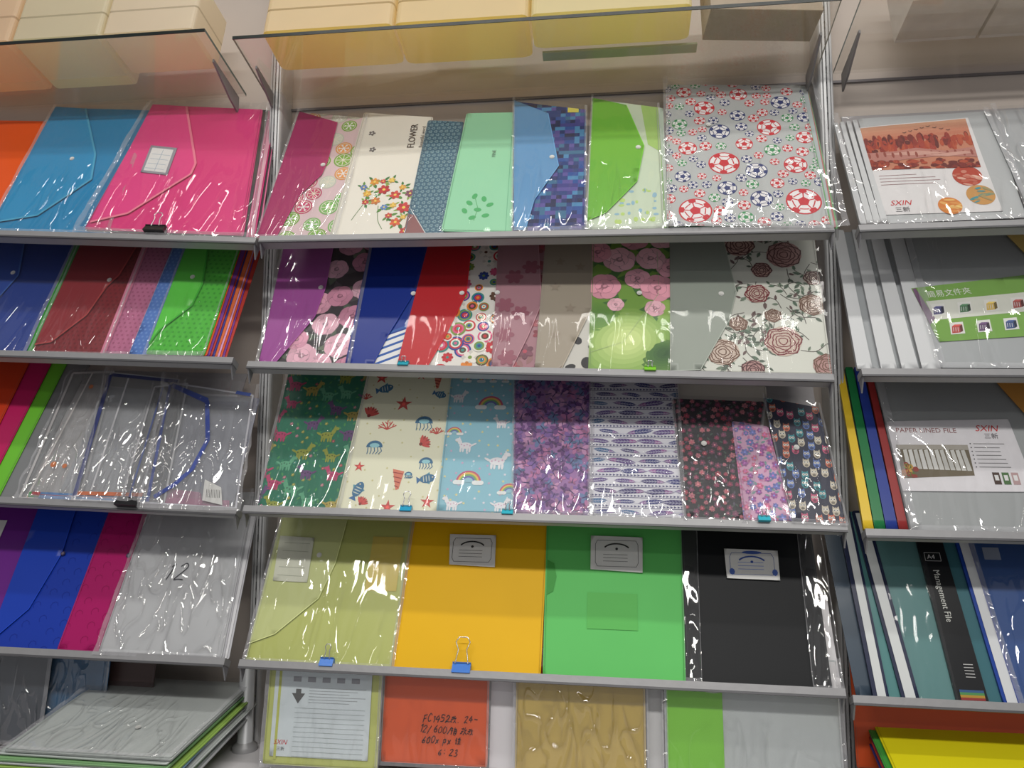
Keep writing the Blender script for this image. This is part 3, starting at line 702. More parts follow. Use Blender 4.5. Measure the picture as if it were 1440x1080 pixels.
carton(.665,.80,-.13,-.05,.574,.10,'white cardboard carton with brown open flap')

# ------------------------------------------------------------ ROW L1
W=(226,226,224)
folder('L1',[(-701,273),(-483,272),(-450,1),(-640,-5)],-.009,(240,88,28),'envelope_folder','bright orange plastic envelope folder','folder',M_pp)
folder('L1',[(-480,306),(-283,298),(-252,3),(-463,2)],-.006,(15,140,195),'envelope_folder','bright blue plastic envelope folder with button flap','folder',M_pp,flap=([(-480,306),(-418,301),(-349,183),(-332,124),(-393,41),(-450,27),(-466,24)],(22,150,205)),snap=(-388,172),piping=((70,175,215),3.5),bagm=M_film2,seed=3)
fr=FR['L1']
p=folder('L1',[(-287,307),(-79,299),(-30,8),(-296,12)],-.002,(230,48,128),'envelope_folder','hot pink fabric edged envelope folder in clear bag','folder',M_pp,flap=([(-287,307),(-221,302),(-156,161),(-156,136),(-233,46),(-290,26)],(238,62,140)),piping=((246,130,158),4),bagm=M_film2,seed=4,stack=8,stackcols=[(215,60,125),(60,60,60),(225,120,160),(200,40,110),(232,170,190)],amp=2.0,bagq=[(-294,311),(-66,305),(-6,2),(-306,4)])
fs=[(-250,201),(-200,195),(-195,131),(-245,137)]
label_part(fr,fs,.0012,p,(150,150,160),[(0,W,[(-245,195),(-205,190),(-200,136),(-241,141)])]+sum([stroke(1,[(-240,180-i*11),(-206,176-i*11)],.8,(150,170,190)) for i in range(4)],[])+stroke(1,[(-223,190),(-221,140)],.8,(150,170,190)),'label_pocket')
clip_obj('L1',-170,4,.005,34,(30,30,32),'black binder clip gripping the pink folders',12,22)
# ------------------------------------------------------------ ROW C1
n0=-.0095; st=.0017
def N(i): return n0+st*i
folder('C1',[(-6,297),(120,275),(116,3),(-12,6)],N(0),(222,196,200),'envelope_folder','plastic envelope folder with citrus print and magenta flap','folder',pat=P_citrus,flap=([(-6,297),(69,265),(70,171),(66,141),(38,95),(20,8),(-12,7)],(172,24,98)),snap=(64,163),seed=5,bagm=M_film2)
folder('C1',[(112,288),(236,269),(230,0),(105,6)],N(1),(230,226,214),'envelope_folder','cream envelope folder with flower bunch print','folder',pat=P_flwhite,seed=6,bagm=M_film,deco=T(1,'FLOWER',17,212,196,(60,50,50),math.pi/2,sx=.85)+T(1,'Beautiful word',8.5,226,196,(90,85,85),math.pi/2))
folder('C1',[(228,260),(290,252),(286,-1),(222,0)],N(2),(72,105,125),'envelope_folder','blue grey small flower patterned envelope folder','folder',pat=P_teal,seed=7)
folder('C1',[(293,271),(377,270),(391,5),(280,10)],N(3),(150,212,172),'envelope_folder','mint green envelope folder with leaf print','folder',M_print,pat=P_mint,seed=8,bagm=M_film,deco=T(0,'FINE',8,350,165,(90,110,100),math.pi/2))
folder('C1',[(371,296),(492,268),(497,5),(389,5)],N(4),(30,60,130),'envelope_folder','envelope folder with blue pixel print and light blue flap','folder',pat=P_pixel,flap=([(371,296),(430,261),(452,138),(418,67),(408,7),(391,7)],(95,155,205)),snap=(441,158),seed=9,bagm=M_film2)
folder('C1',[(502,292),(608,265),(610,5),(497,5)],N(5),(205,220,195),'envelope_folder','clear green envelope folder with bright green flap','folder',M_pp,pat=lambda q,r:[(0,r.choice([(150,190,210),(190,220,120)]),ell(r.uniform(540,600),r.uniform(10,90),r.uniform(2,5),r.uniform(2,5),0,10)) for _ in range(30)]+[(1,(165,205,110),[(580,280),(612,262),(612,160),(590,180)])],flap=([(502,292),(557,271),(584,175),(572,99),(525,35),(499,21)],(108,186,42)),snap=(575,172),seed=10,bagm=M_film2,stack=2,stackcols=[(120,190,60),(200,215,200)])
folder('C1',[(622,316),(835,301),(838,1),(614,7)],N(6)+.001,(186,190,189),'envelope_folder','clear envelope folder printed with red, navy and green footballs','folder',pat=P_soccer,seed=11,bagm=M_film2,snap=(684,214),stack=4,stackcols=[(120,170,120),(180,190,190),(190,110,110)],amp=2.0,bagq=[(620,326),(854,318),(858,-4),(612,3)])
# ------------------------------------------------------------ ROW C2
def C2(i,q,col,name,label,**k): return folder('C2',ext(q,262),n0+st*i,col,name,label,'folder',**k)
C2(0,[(-6,227),(146,224),(154,-1),(10,-1)],(56,50,54),'envelope_folder','envelope folder with pink roses on black and purple flap',pat=P_pinkrose,flap=([(-9,262),(78,262),(85,150),(80,93),(38,6),(12,0)],(165,72,158)),snap=(77,151),seed=12,bagm=M_film2)
C2(1,[(144,227),(243,225),(237,0),(148,0)],(25,58,150),'envelope_folder','dark blue plastic envelope folder with striped corner',flap=([(142,262),(245,262),(236,150),(205,60),(190,0),(148,0)],(16,46,140)),snap=(232,139),seed=13,pat=lambda q,r:[(0,(225,225,225),[(190,0),(238,0),(238,75),(205,60)])]+sum([stroke(1,[(190,5+i*13),(240,30+i*13)],4,(40,90,170)) for i in range(5)],[]))
C2(2,[(241,231),(366,225),(376,1),(228,0)],(225,222,215),'envelope_folder','envelope folder with retro circle print and red flap',pat=P_retro,flap=([(243,262),(313,262),(317,138),(294,57),(275,3),(228,0)],(196,20,32)),snap=(310,139),seed=14,bagm=M_film)
C2(3,[(359,225),(438,218),(438,0),(370,0)],(165,120,130),'envelope_folder','translucent mauve envelope folder with flower print',pat=P_fl(22,14,[(150,60,75),(175,90,100),(130,80,95)],[(150,110,110)]),snap=(366,139),flap=([(356,262),(420,262),(436,120),(420,60),(400,0),(372,0)],(168,124,134)),flapdeco=[(L_,(150,88,104),p) for a in ((385,60),(405,100),(390,170),(415,190),(380,115),(392,20)) for L_,_,p in flower(0,a[0],a[1],14,(1,1,1),(1,1,1),6)],seed=15,bagm=M_film)
C2(4,[(434,218),(513,218),(516,0),(434,0)],(200,198,190),'envelope_folder','envelope folder with smoky beige translucent flap',flap=([(434,262),(509,262),(512,110),(490,50),(472,0),(434,0)],(160,150,134)),seed=16,bagm=M_film,flapdeco=[(0,(150,138,122),star(x,y,9,4,5,.3)) for x,y in ((460,60),(480,110),(455,150),(492,190),(460,200))],pat=lambda q,r:[(0,(35,35,38),ell(508,14,8,10,0,14)),(0,(35,35,38),ell(494,52,6,7,.3,12)),(0,(60,60,60),ell(514,42,5,4,0,12)),(0,(35,35,38),ell(485,6,8,5,.3,12))])
C2(5,[(509,225),(632,219),(630,0),(511,0)],(118,162,64),'envelope_folder','envelope folder with pink roses over green blurred print',pat=P_bokeh,snap=(583,139),seed=17,bagm=M_film,deco=stroke(1,[(610,222),(612,140),(560,50),(511,30)],.6,(170,190,140)))
C2(6,[(630,223),(848,225),(845,0),(626,0)],(212,214,204),'envelope_folder','envelope folder with maroon rose sketch print and grey flap',pat=P_inkrose,flap=([(630,262),(709,262),(725,143),(712,90),(668,3),(627,0)],(150,158,148)),snap=(703,138),seed=18,bagm=M_film)
# ------------------------------------------------------------ ROW C3
def C3(i,q,col,label,**k): return folder('C3',ext(q,262) if k.pop('e',True) else q,n0+st*i,col,'envelope_folder',label,'folder',**k)
C3(0,[(9,224),(147,221),(143,0),(15,0)],(22,118,88),'green envelope folder printed with colourful animals',pat=P_animals,seed=21,bagm=M_film2)
C3(1,[(144,224),(291,222),(292,2),(136,0)],(226,226,200),'cream envelope folder printed with sea creatures and shells',pat=P_sea,seed=22,bagm=M_film)
C3(2,[(284,222),(390,223),(404,3),(288,2)],(140,192,208),'sky blue envelope folder printed with rainbows and white ponies',pat=P_sky,seed=23,bagm=M_film)
C3(3,[(386,223),(510,221),(512,3),(400,3)],(160,115,172),'purple envelope folder with dense butterfly print',pat=P_bfly([(195,120,172),(130,92,168),(104,128,176),(205,150,192),(112,64,132)]),seed=24,bagm=M_film2)
C3(4,[(506,221),(638,222),(640,1),(508,3)],(222,222,230),'white envelope folder with navy feather print',pat=P_feather,seed=25,bagm=M_film2)
C3(5,[(629,194),(765,190),(723,0),(640,1)],(26,22,32),'black envelope folder with small red rose print',e=False,pat=P_fl(8.5,4.8,[(165,60,80),(195,115,125),(140,50,85),(120,60,90)],[(60,80,70),(80,70,90)]),snap=(672,118),seed=26,bagm=M_film2)
C3(6,[(714,156),(765,148),(784,2),(719,2)],(205,160,190),'small pink envelope folder with flower print',e=False,pat=P_fl(9,6,[(215,110,150),(110,120,190),(160,90,160)],[(120,150,150),(190,120,160)]),seed=27,bagm=M_film)
C3(7,[(762,196),(839,179),(852,0),(782,2)],(26,32,60),'small navy envelope folder with owl print',e=False,pat=P_owl,snap=(800,112),seed=28,bagm=M_film2,th=1.)
folder('C3',[(625,228),(772,226),(764,0),(640,0)],-.0145,(222,216,205),'envelope_folder','white cardboard standing behind the floral folders','folder')  # plain sheet added for the white cardboard behind the row
# ------------------------------------------------------------ ROW C4
def C4(i,q,col,label,**k): return folder('C4',ext(q,262),-.0085+.0013*i,col,'document_folder',label,'folder',**k)
fr=FR['C4']
o=C4(0,[(9,220),(226,219),(225,-1),(3,-1)],(192,200,106),'translucent lime document folder with flap in clear bag',mat=M_pp,flap=([(9,262),(122,262),(112,150),(96,95),(40,40),(4,25)],(204,212,140)),snap=(84,162),seed=31,bagm=M_film2,deco=[(0,(218,196,84),[(165,195),(214,195),(214,110),(165,110)])])
label_part(fr,[(14,191),(71,189),(74,118),(19,119)],-.0050,o,(218,220,202),sum([stroke(0,[(24,180-i*13),(66,179-i*13)],.7,(165,170,150)) for i in range(5)],[]))
o=C4(1,[(224,219),(438,219),(437,-1),(223,-1)],(244,188,4),'opaque yellow document folder with white label',mat=M_matt,seed=32)
def lab(q,deco,par,n=-.0045): return label_part(fr,q,n,par,(228,228,226),deco)
K=(60,60,60)
def labdeco(x0,x1,y0,y1,c):
    cx=(x0+x1)/2; d=stroke(0,[(x0+4,y0+10),(x0+7,y0+4),(x1-7,y0+4),(x1-4,y0+10),(x1-4,y1-10),(x1-7,y1-4),(x0+7,y1-4),(x0+4,y1-10),(x0+4,y0+10)],.6,c)
    arc=[(cx+20*math.cos(t),y1-20+11*math.sin(t)) for t in [math.pi*(.15+.07*i) for i in range(11)]]
    d+=stroke(1,arc,2.2,c)
    for i in range(3): d+=stroke(0,[(cx-20,y0+12+i*5),(cx+16,y0+12+i*5)],.6,mul(c,1.3))
    d+=disc(1,cx,y1-17,2,c)
    return d
lab([(287,201),(359,201),(361,151),(291,153)],labdeco(290,358,154,199,K),o)
o=C4(2,[(436,217),(641,220),(635,-2),(440,-1)],(98,204,102),'green document folder with white label and thumb notch',mat=M_matt,seed=33,deco=[(0,(94,194,90),[(500,118),(572,118),(572,66),(500,66)]),(0,(70,165,70),[(440,165),(450,160),(454,140),(450,118),(440,112)])])
lab([(504,204),(581,203),(580,149),(504,152)],labdeco(507,578,153,201,K),o,-.003)
o=C4(3,[(639,217),(827,217),(826,-2),(636,-2)],(26,28,31),'black document folder with blue trimmed label in clear bag',mat=M_matt,seed=34)
lab([(699,189),(775,188),(774,144),(700,145)],labdeco(702,772,147,187,(60,90,170))+[(1,(70,100,180),ell(738,184,14,2.4,0,12))]+sum([[(1,(80,110,190),ell(x,155,4,5,0,8))] for x in (708,768)],[]),o,-.0015)
# loose folded film along the two side edges of the black folder
bag(fr,[(638,262),(662,262),(656,-2),(634,-2)],-.0042,o,35,M_film2,2,1.2)
bag(fr,[(806,262),(838,262),(840,-4),(800,-4)],-.0042,o,36,M_film2,2,1.2)
folder('C4',[(822,130),(838,128),(840,0),(822,0)],-.013,(222,220,222),'document_folder','white sheet folder behind the black folder','folder',M_pp)
folder('C4',[(634,255),(644,255),(640,0),(630,0)],-.010,(60,150,90),'document_folder','thin dark green folder edge beside the black folder','folder',M_pp)
folder('C4',[(428,255),(440,255),(444,0),(432,0)],-.012,(140,60,30),'document_folder','brown folder edge beside the yellow folder','folder',M_pp)
clip_obj('C4',130,-4,.0005,20,(40,110,200),'blue binder clip on the lime folder',12,18)
clip_obj('C4',326,-4,.0005,26,(40,110,200),'blue binder clip with tall wire handle on the yellow folder',14,34,17)
clip_obj('C3',245,-2,.001,17,(40,150,190),'small teal binder clip on the sea print folder',9,20,9)
clip_obj('C2',240,-2,.001,16,(40,150,170),'small teal binder clip on the blue folder',8,6)
clip_obj('C2',598,-2,.002,16,(120,190,50),'small green binder clip on the rose print folder',8,6)
clip_obj('C3',393,-2,.001,16,(50,170,190),'small teal binder clip on the rainbow folder',8,8)
clip_obj('L3',-172,-8,.009,34,(28,28,30),'black binder clip gripping clear folders',13,16)
clip_obj('C3',745,-2,.0055,16,(50,170,190),'small teal binder clip on the pink floral folder',8,8)
# ------------------------------------------------------------ ROW L2
def L2(i,q,col,label,**k): return folder('L2',ext(q,262),-.010+st*i,col,'envelope_folder',label,'folder',mat=M_pp,**k)
L2(0,[(-574,209),(-361,212),(-354,-3),(-541,-4)],(30,62,150),'dark blue plastic envelope folder with button',flap=([(-574,262),(-470,262),(-440,160),(-470,60),(-545,10),(-560,20)],(36,74,165)),piping=((56,100,185),3),snap=(-452,165),seed=41,bagm=M_film2)
L2(1,[(-365,212),(-349,212),(-338,0),(-354,0)],(60,160,60),'thin green envelope folder edge',seed=42)
L2(2,[(-352,212),(-226,206),(-218,1),(-343,0)],(136,30,38),'dark red patterned envelope folder with button flap',flap=([(-352,262),(-240,262),(-253,160),(-266,137),(-278,78),(-317,24),(-343,18)],(150,38,46)),piping=((180,58,58),3),snap=(-266,150),seed=43,bagm=M_film2,pat=P_dots((116,22,30),9,2))
L2(3,[(-234,212),(-216,211),(-208,2),(-226,2)],(226,130,160),'pale pink envelope folder edge',seed=47)
L2(4,[(-222,214),(-172,207),(-173,2),(-216,1)],(196,112,150),'mauve pink patterned envelope folder',seed=44,bagm=M_film2,pat=P_dots((176,92,130),9,2))
L2(5,[(-176,212),(-142,208),(-132,3),(-175,2)],(90,126,196),'blue dotted envelope folder',seed=45,pat=P_dots((110,146,208),8,2))
L2(6,[(-150,211),(-54,203),(-50,4),(-146,3)],(80,196,56),'bright green dotted envelope folder with button flap',flap=([(-150,262),(-118,262),(-96,140),(-100,97),(-138,47),(-146,21)],(90,210,64)),piping=((60,185,45),3),snap=(-117,154),seed=46,bagm=M_film2,pat=P_dots((62,172,46),10,2.3),stack=9,stackcols=[(225,90,40),(120,60,150),(190,60,50),(60,60,150),(225,110,60),(216,160,200)])
# ------------------------------------------------------------ ROW L3
def L3(q,n,col,label,**k): return folder('L3',ext(q,k.pop('vt',262)),n,col,'envelope_folder',label,'folder',mat=k.pop('mat',M_pp),**k)
L3([(-620,234),(-455,236),(-455,-3),(-620,-3)],-.005,(210,60,25),'red orange plastic envelope folder')
L3([(-560,235),(-416,234),(-425,-2),(-560,-3)],-.007,(195,28,95),'plain magenta plastic envelope folder')
L3([(-520,234),(-389,232),(-400,-3),(-520,-3)],-.009,(110,195,50),'plain bright green envelope folder')
L3([(-480,228),(-348,222),(-365,-1),(-480,-1)],-.011,(128,130,132),'plain grey plastic envelope folder')
def trimmed(q,n,label,edge,seed,extra,ew=5,bq=None,amp=4.2):
    ob=folder('L3',q,n,(205,208,210),'zip_envelope',label,'folder',M_clear,seed=seed)
    mb=MB()
    for L,c,p in stroke(0,q+[q[0]],ew,edge)+extra: mb.flat(p,n+.0012+.0001*L,c)
    mb.obj('edge_binding',[M_print],FR['L3'],ob,(q[3][0]/1000,q[3][1]/1000,n))
    bag(FR['L3'],bq or q,n+.0005,ob,seed,M_film3,amp=amp)
    return ob
for i,(x0,x1,c) in enumerate([(-352,-262,(206,202,202)),(-300,-150,(184,186,192)),(-180,-60,(202,198,204)),(-150,-22,(146,148,164))]):
    folder('L3',[(x0,215-i*6),(x1,210-i*5),(x1+8,3),(x0-4,3)],-.0125+.0013*i,c,'inner_folder','pale plastic folder sealed inside the clear envelopes','folder',M_pp,group='pale folders inside the clear envelopes')
folder('L3',[(-130,30),(-70,26),(-62,3),(-140,3)],-.0065,(196,100,150),'inner_folder','pink folder corner inside the clear envelopes','folder',M_pp)
trimmed([(-366,232),(-292,236),(-262,3),(-362,3)],-.007,'clear envelope with orange dotted binding',(206,204,204),51,[(1,(230,120,40),ell(-322,206,4,4,0,10)),(1,(230,120,40),ell(-330,62,5,5,0,10)),(1,(230,120,40),ell(-310,60,4,4,0,10))]+stroke(1,[(-330,234),(-350,4)],3,(220,216,214)),4)
trimmed([(-294,232),(-168,222),(-165,3),(-272,3)],-.0035,'clear zip envelope with dark blue edge binding',(196,200,208),52,stroke(1,[(-293,228),(-270,8)],7,(22,50,140))+stroke(1,[(-268,14),(-160,16)],6,(225,110,50))+stroke(1,[(-290,228),(-170,219)],6,(24,52,130))+stroke(1,[(-258,222),(-246,20)],3,(222,222,226)),3)
trimmed([(-205,206),(-150,214),(-120,3),(-190,3)],-.0015,'clear envelope folded over its blue bound neighbour',(216,216,220),54,stroke(1,[(-190,205),(-178,4)],3,(60,90,170)),3,None,5)
trimmed([(-178,214),(-30,194),(-4,0),(-145,2)],0.000,'clear zip envelope with blue piped flap',(206,206,214),53,stroke(2,[(-172,208),(-104,180),(-82,111),(-92,61),(-112,34),(-138,12)],7,(28,68,176))+stroke(1,[(-178,210),(-146,4)],5,(34,72,172))+stroke(1,[(-175,211),(-104,184)],5,(34,76,176))+stroke(1,[(-60,199),(-34,195)],6,(40,80,170))+[(3,(225,225,222),[(-66,44),(-36,32),(-26,4),(-60,10)])]+sum([stroke(4,[(-58+i*2.6,28),(-55+i*2.6,15)],.8,(70,70,70)) for i in range(9)],[]),3,[(-184,222),(-22,206),(8,-6),(-150,-6)],5)
for i,(c,a,b_) in enumerate([((235,150,70),-352,-165),((120,60,130),-340,-150),((60,170,90),-350,-170),((200,60,70),-345,-160),((90,140,200),-330,-30),((205,90,150),-150,-20)]):
    folder('L3',[(a,14),(b_,14),(b_+3,1+2*i if i<4 else 1),(a,1+2*i if i<4 else 1)],-.0068+.0006*i,c,'envelope_folder','coloured plastic envelope edge beneath the clear envelopes','folder',M_pp,group='coloured envelopes beneath the clear ones',rnd=1)
# ------------------------------------------------------------ ROW L4
def L4(q,n,col,label,**k): return folder('L4',ext(q,262),n,col,'document_folder',label,'folder',mat=k.pop('mat',M_pp),**k)
L4([(-560,222),(-395,222),(-390,0),(-560,0)],-.010,(110,35,140),'purple document folder with white label',deco=[(0,W,[(-480,205),(-448,205),(-448,170),(-480,170)])])
swirl=lambda c:(lambda q,r:sum([stroke(0,[(x+6*math.cos(t*.8),y+6*math.sin(t*.8)) for t in range(6)],.9,c) for x,y in scatter(r,q,20,400)],[]))
L4([(-397,222),(-269,223),(-268,0),(-391,-1)],-.008,(22,58,174),'royal blue embossed document folder with snap',pat=swirl((14,44,152)),flap=([(-400,262),(-332,262),(-325,150),(-345,60),(-391,4)],(24,64,184)),seed=61)
L4([(-269,223),(-181,223),(-197,0),(-274,0)],-.0065,(176,16,100),'magenta embossed document folder with snap',pat=swirl((152,8,84)),seed=62)
L4([(-198,219),(-22,221),(-9,0),(-204,-1)],-.003,(198,200,202),'clear white document sleeves in crinkled bag marked 12',seed=63,bagm=M_film3,amp=1.6,deco=hand(0,'1',26,-138,112,(40,40,50),1.9,.3,3,0,.3)+hand(0,'2',26,-121,112,(40,40,50),1.9,.3,5,0,.3),stack=3,stackcols=[(190,190,195),(215,215,218)])
for u,v,par in ((-322,150,'royal'),(-208,150,'magenta')):
    pr=[o for o in COL.objects if o.get('label','').startswith(par)][0]; mb=MB()
    mb.prism(ell(u,v,3.6,3.6,0,16),-.0055,-.0045,(60,50,80)); mb.prism(ell(u,v,2.2,2.2,0,12),-.0045,-.004,(110,100,120)); mb.obj('snap_button',[M_pp],FR['L4'],pr,(u/1000,v/1000,-.0055))
# ------------------------------------------------------------ ROW R1
fr=FR['R1']
def R(k,q,n,col,name,label,**kw): return folder(k,q,n,col,name,label,'folder',**kw)
for i in range(4):
    R('R1',[(4+i*9,218),(10+i*9,218),(17+i*9,9),(8+i*9,9)],-.004+.001*i,(205,207,208),'slide_binder','clear report cover with white slide binding spine',mat=M_pp,th=5,group='white spine report covers',rnd=1.5)
sh=R('R1',[(40,222),(232,226),(226,10),(44,7)],-.003,(184,187,188),'report_cover','clear report cover holding a printed autumn landscape card',mat=M_pp,bagm=M_film2,seed=71,bagq=[(6,228),(236,232),(228,8),(10,4)])
def in_(poly,items): return [(L,c,clip(p,poly)) for L,c,p in items]
rng=random.Random(7)
pic=[(39,199),(193,211),(190,108),(40,109)]
pd=[(0,(198,128,98),pic)]
for k in range(5): pd.append((1,mixc((206,152,120),(192,110,82),k/5),[(39,199-k*6),(193,211-k*6),(193,205-k*6),(39,193-k*6)]))
for i in range(130): x=rng.uniform(36,195); pd.append((2+rng.randrange(3),rng.choice([(150,48,34),(176,66,38),(124,40,32),(186,80,46),(100,36,30),(168,60,44)]),ell(x,rng.uniform(146,170)+(x-40)*.06,rng.uniform(2.5,5),rng.uniform(4,12),0,9)))
pd+=[(5,(186,124,112),[(39,144),(80,146),(110,152),(150,144),(193,150),(193,128),(150,134),(100,130),(39,120)]),(6,(206,158,144),[(60,140),(112,146),(150,140),(110,136)]),(6,(206,158,144),[(120,136),(176,142),(190,138),(150,132)])]
for i in range(14): x=42+i*11; pd.append((6,(150,72,58),ell(x,138+(i%3),2,6,0,8)))
for i in range(90): pd.append((7+rng.randrange(2),rng.choice([(132,42,30),(156,56,36),(110,34,28),(180,74,44)]),ell(rng.uniform(36,195),rng.uniform(107,126),rng.uniform(3,7),rng.uniform(2,5),0,9)))
for i in range(8): x=100+i*9;y=196-abs(i-4)*3; pd+=stroke(9,[(x-3,y+1.5),(x,y),(x+3,y+2)],.8,(60,40,40))
pd=in_(pic,pd)
pd+=sum([stroke(1,[(48,97-i*6),(48+rng.uniform(50,85),98-i*6)],.8,(140,90,90)) for i in range(4)],[])
card=[(37,201),(197,213),(198,22),(38,22)]
def circ(x,y,r,c,c2):
    it=[(1,c,ell(x,y,r,r,0,24))]
    for k in range(14): a=rng.random()*6.3; d=rng.uniform(.1,.9)*r; it.append((2+k%4,mixc(c,c2,rng.random()),ell(x+d*math.cos(a),y+d*math.sin(a),rng.uniform(.15,.5)*r,rng.uniform(.06,.16)*r,rng.uniform(-.6,.6),9)))
    return in_(ell(x,y,r,r,0,24),it)
pd+=circ(168,92,20,(186,66,42),(230,190,170))+circ(177,54,19,(205,150,80),(50,150,170))+circ(132,35,16,(220,130,50),(240,205,120))
pd+=T(2,'SXIN',13,53,39,(210,22,28),0,shear=.3)+T(2,'三新',10,58,27,(50,40,50))
label_part(fr,card,-.0024,sh,(224,222,222),pd,'printed_card')
R('R1',[(222,222),(420,230),(420,12),(232,12)],-.001,(178,181,183),'report_cover','clear report cover in plastic bag',mat=M_pp,bagm=M_film3,seed=72)
# ------------------------------------------------------------ ROW R2
fr=FR['R2']
for i,(a,b_,c) in enumerate([(2,0,16),(30,31,17),(55,58,18),(82,84,20)]):
    R('R2',ext([(a,224),(a+c,224),(b_+c+4,4),(b_,4)],258),-.004+.0004*i,(206,208,210),'slide_binder','clear report cover with broad white slide spine',mat=M_pp,th=6,group='white spine report covers on second tier',rnd=1.5)
    R('R2',ext([(a+c,224),(a+c+16,224),(b_+c+16,5),(b_+c+3,5)],258),-.009,(156,160,163),'report_cover','translucent grey report cover sheet',mat=M_pp,group='grey report cover sheets')
car2=R('R2',ext([(104,229),(430,229),(430,6),(106,6)],258),-.0035,(174,178,180),'report_cover','clear report cover with green printed card',mat=M_pp,seed=73,bagm=M_film2)
cr=[(95,142),(265,166),(265,60),(114,48)]
gd=[(0,(120,90,120),[(96,141),(101,142),(117,88),(106,74)]),(0,(222,224,214),[(110,118),(264,135),(264,102),(116,85)])]
gd+=T(1,'簡易文件夾',13,114,125,(236,240,230),.12,sx=.95)
for i in range(9):
    x,y=(116+i*18,(60 if i%2 else 94)+i*1.8); c=[(70,70,110),(170,66,60),(70,110,80),(90,66,100),(190,160,80),(54,74,120),(150,70,66),(64,66,84),(120,130,140)][i]
    gd+=[(2,(232,232,228),[(x-2,y-2),(x+17,y),(x+18,y+20),(x,y+18)]),(3,mul(c,1.15),[(x,y),(x+11,y+1.5),(x+12,y+13),(x+2,y+12)]),(4,mul(c,.6),[(x+11,y+1.5),(x+15,y+4),(x+16,y+15),(x+12,y+13)]),(3,mul(c,1.4),[(x+2,y+12),(x+12,y+13),(x+16,y+15.5),(x+6,y+15)])]+sum([stroke(4,[(x+2.5+k*3,y+3),(x+3.5+k*3,y+10)],.7,(225,225,225)) for k in range(3)],[])
label_part(fr,cr,-.0026,car2,(122,172,72),in_(cr,gd),'printed_card')
R('R2',ext([(250,229),(290,229),(300,160),(285,150)],258),.0015,(222,190,110),'report_cover','orange yellow report cover corner',mat=M_pp)
# ------------------------------------------------------------ ROW R3
for i,(a,b_,c,col) in enumerate([(5,3,10,(228,192,40)),(18,17,11,(25,120,65)),(31,32,12,(35,58,145)),(46,48,9,(150,45,45))]):
    R('R3',ext([(a,235),(a+c,235),(b_+c+3,2),(b_,2)],262),-.0045+.0003*i,col,'slide_binder','report cover with %s slide spine'%['yellow','green','blue','red'][i],mat=M_pp,th=6,group='coloured spine report covers',rnd=1.5)
sh=R('R3',ext([(58,235),(430,235),(430,2),(64,2)],262),-.004,(164,168,169),'report_cover','clear lined report cover with printed insert card',mat=M_pp,seed=74,bagm=M_film2)
pic=[(66,129),(162,130),(161,83),(66,77)]
rd=[(0,(110,100,80),pic)]+in_(pic,[(1,(170,165,155),[(60,131),(164,131),(164,122),(60,122)])]+[(2,rng.choice([(215,215,210),(205,205,200),(225,225,222)]),[(74+i*7.2,92-i*.2),(80+i*7.2,92-i*.2),(79+i*7,122),(74+i*7,121)]) for i in range(12)]+[(3,rng.choice([(180,110,50),(90,120,50),(150,60,50),(200,160,70)]),ell(rng.uniform(65,86),rng.uniform(78,98),4,4,0,8)) for _ in range(18)])
rd+=T(1,'PAPER LINED FILE',10.5,70,149,(140,84,84))+T(1,'SXIN',14,177,152,(210,22,28),0,shear=.3)+T(1,'三新',9.5,187,141,(50,40,50))
for i in range(7): rd+=stroke(1,[(170,132-i*6),(170+rng.uniform(28,44),132-i*6)],1,(120,120,120))+disc(1,166,132-i*6,1,(60,60,60),6)
for i,c in enumerate([(70,50,40),(70,110,60),(180,150,150)]): rd+=[(1,c,[(184+i*12,70),(193+i*12,70),(193+i*12,88),(184+i*12,88)]),(2,(225,225,225),[(186+i*12,76),(191+i*12,76),(191+i*12,84),(186+i*12,84)])]
label_part(FR['R3'],[(60,167),(226,172),(234,60),(62,58)],-.0028,sh,(226,224,228),rd,'printed_card')
R('R3',ext([(222,235),(270,235),(300,120),(262,150)],262),.001,(215,150,70),'report_cover','orange report cover edge',mat=M_pp)
# ------------------------------------------------------------ ROW R4
g='management files with slide spines'
def f4(q,n,col,label,name='report_file',**k): return R('R4',ext(q,262),n,col,name,label,mat=M_pp,**k)
f4([(0,225),(30,225),(34,0),(10,0)],-.009,(60,75,90),'dark grey blue report file sheet')
f4([(22,225),(42,226),(50,-2),(30,-4)],-.003,(24,34,68),'report file with navy bordered white spine',th=5,deco=[(0,(214,218,218),[(27,258),(37,258),(46,0),(35,0)])],group=g)
f4([(46,225),(68,226),(88,-2),(66,-4)],-.003,(24,34,68),'report file with navy bordered white spine',th=5,deco=[(0,(214,218,218),[(47,258),(60,258),(83,0),(70,0)])],group=g)
f4([(40,225),(60,225),(80,-2),(48,-2)],-.007,(80,135,135),'plain teal report file sheet')
f4([(66,225),(130,225),(134,-2),(84,-2)],-.006,(92,138,138),'pale teal report file cover',bagm=M_film,seed=77)
f4([(125,217),(160,218),(172,-2),(133,-2)],-.001,(20,22,26),'black management file with printed spine',th=6,deco=T(1,'Management File',12,138,174,(218,220,215),-math.pi/2+.045,sx=.9)+T(1,'A4',9,134,190,(225,225,225))+stroke(1,[(131,187),(152,187),(152,199),(131,199),(131,187)],.6,(200,200,200))+sum([stroke(1,[(150,46-i*4),(162,46-i*4)],1,(190,190,190)) for i in range(5)],[])+[(1,c,[(138,1+i*3.2),(168,1+i*3.2),(168,4.2+i*3.2),(138,4.2+i*3.2)]) for i,c in enumerate([(150,50,50),(180,140,50),(80,140,80),(50,90,140)])],rnd=2)
f4([(160,218),(182,218),(192,-2),(170,-2)],-.006,(60,110,120),'dark teal report file sheet')
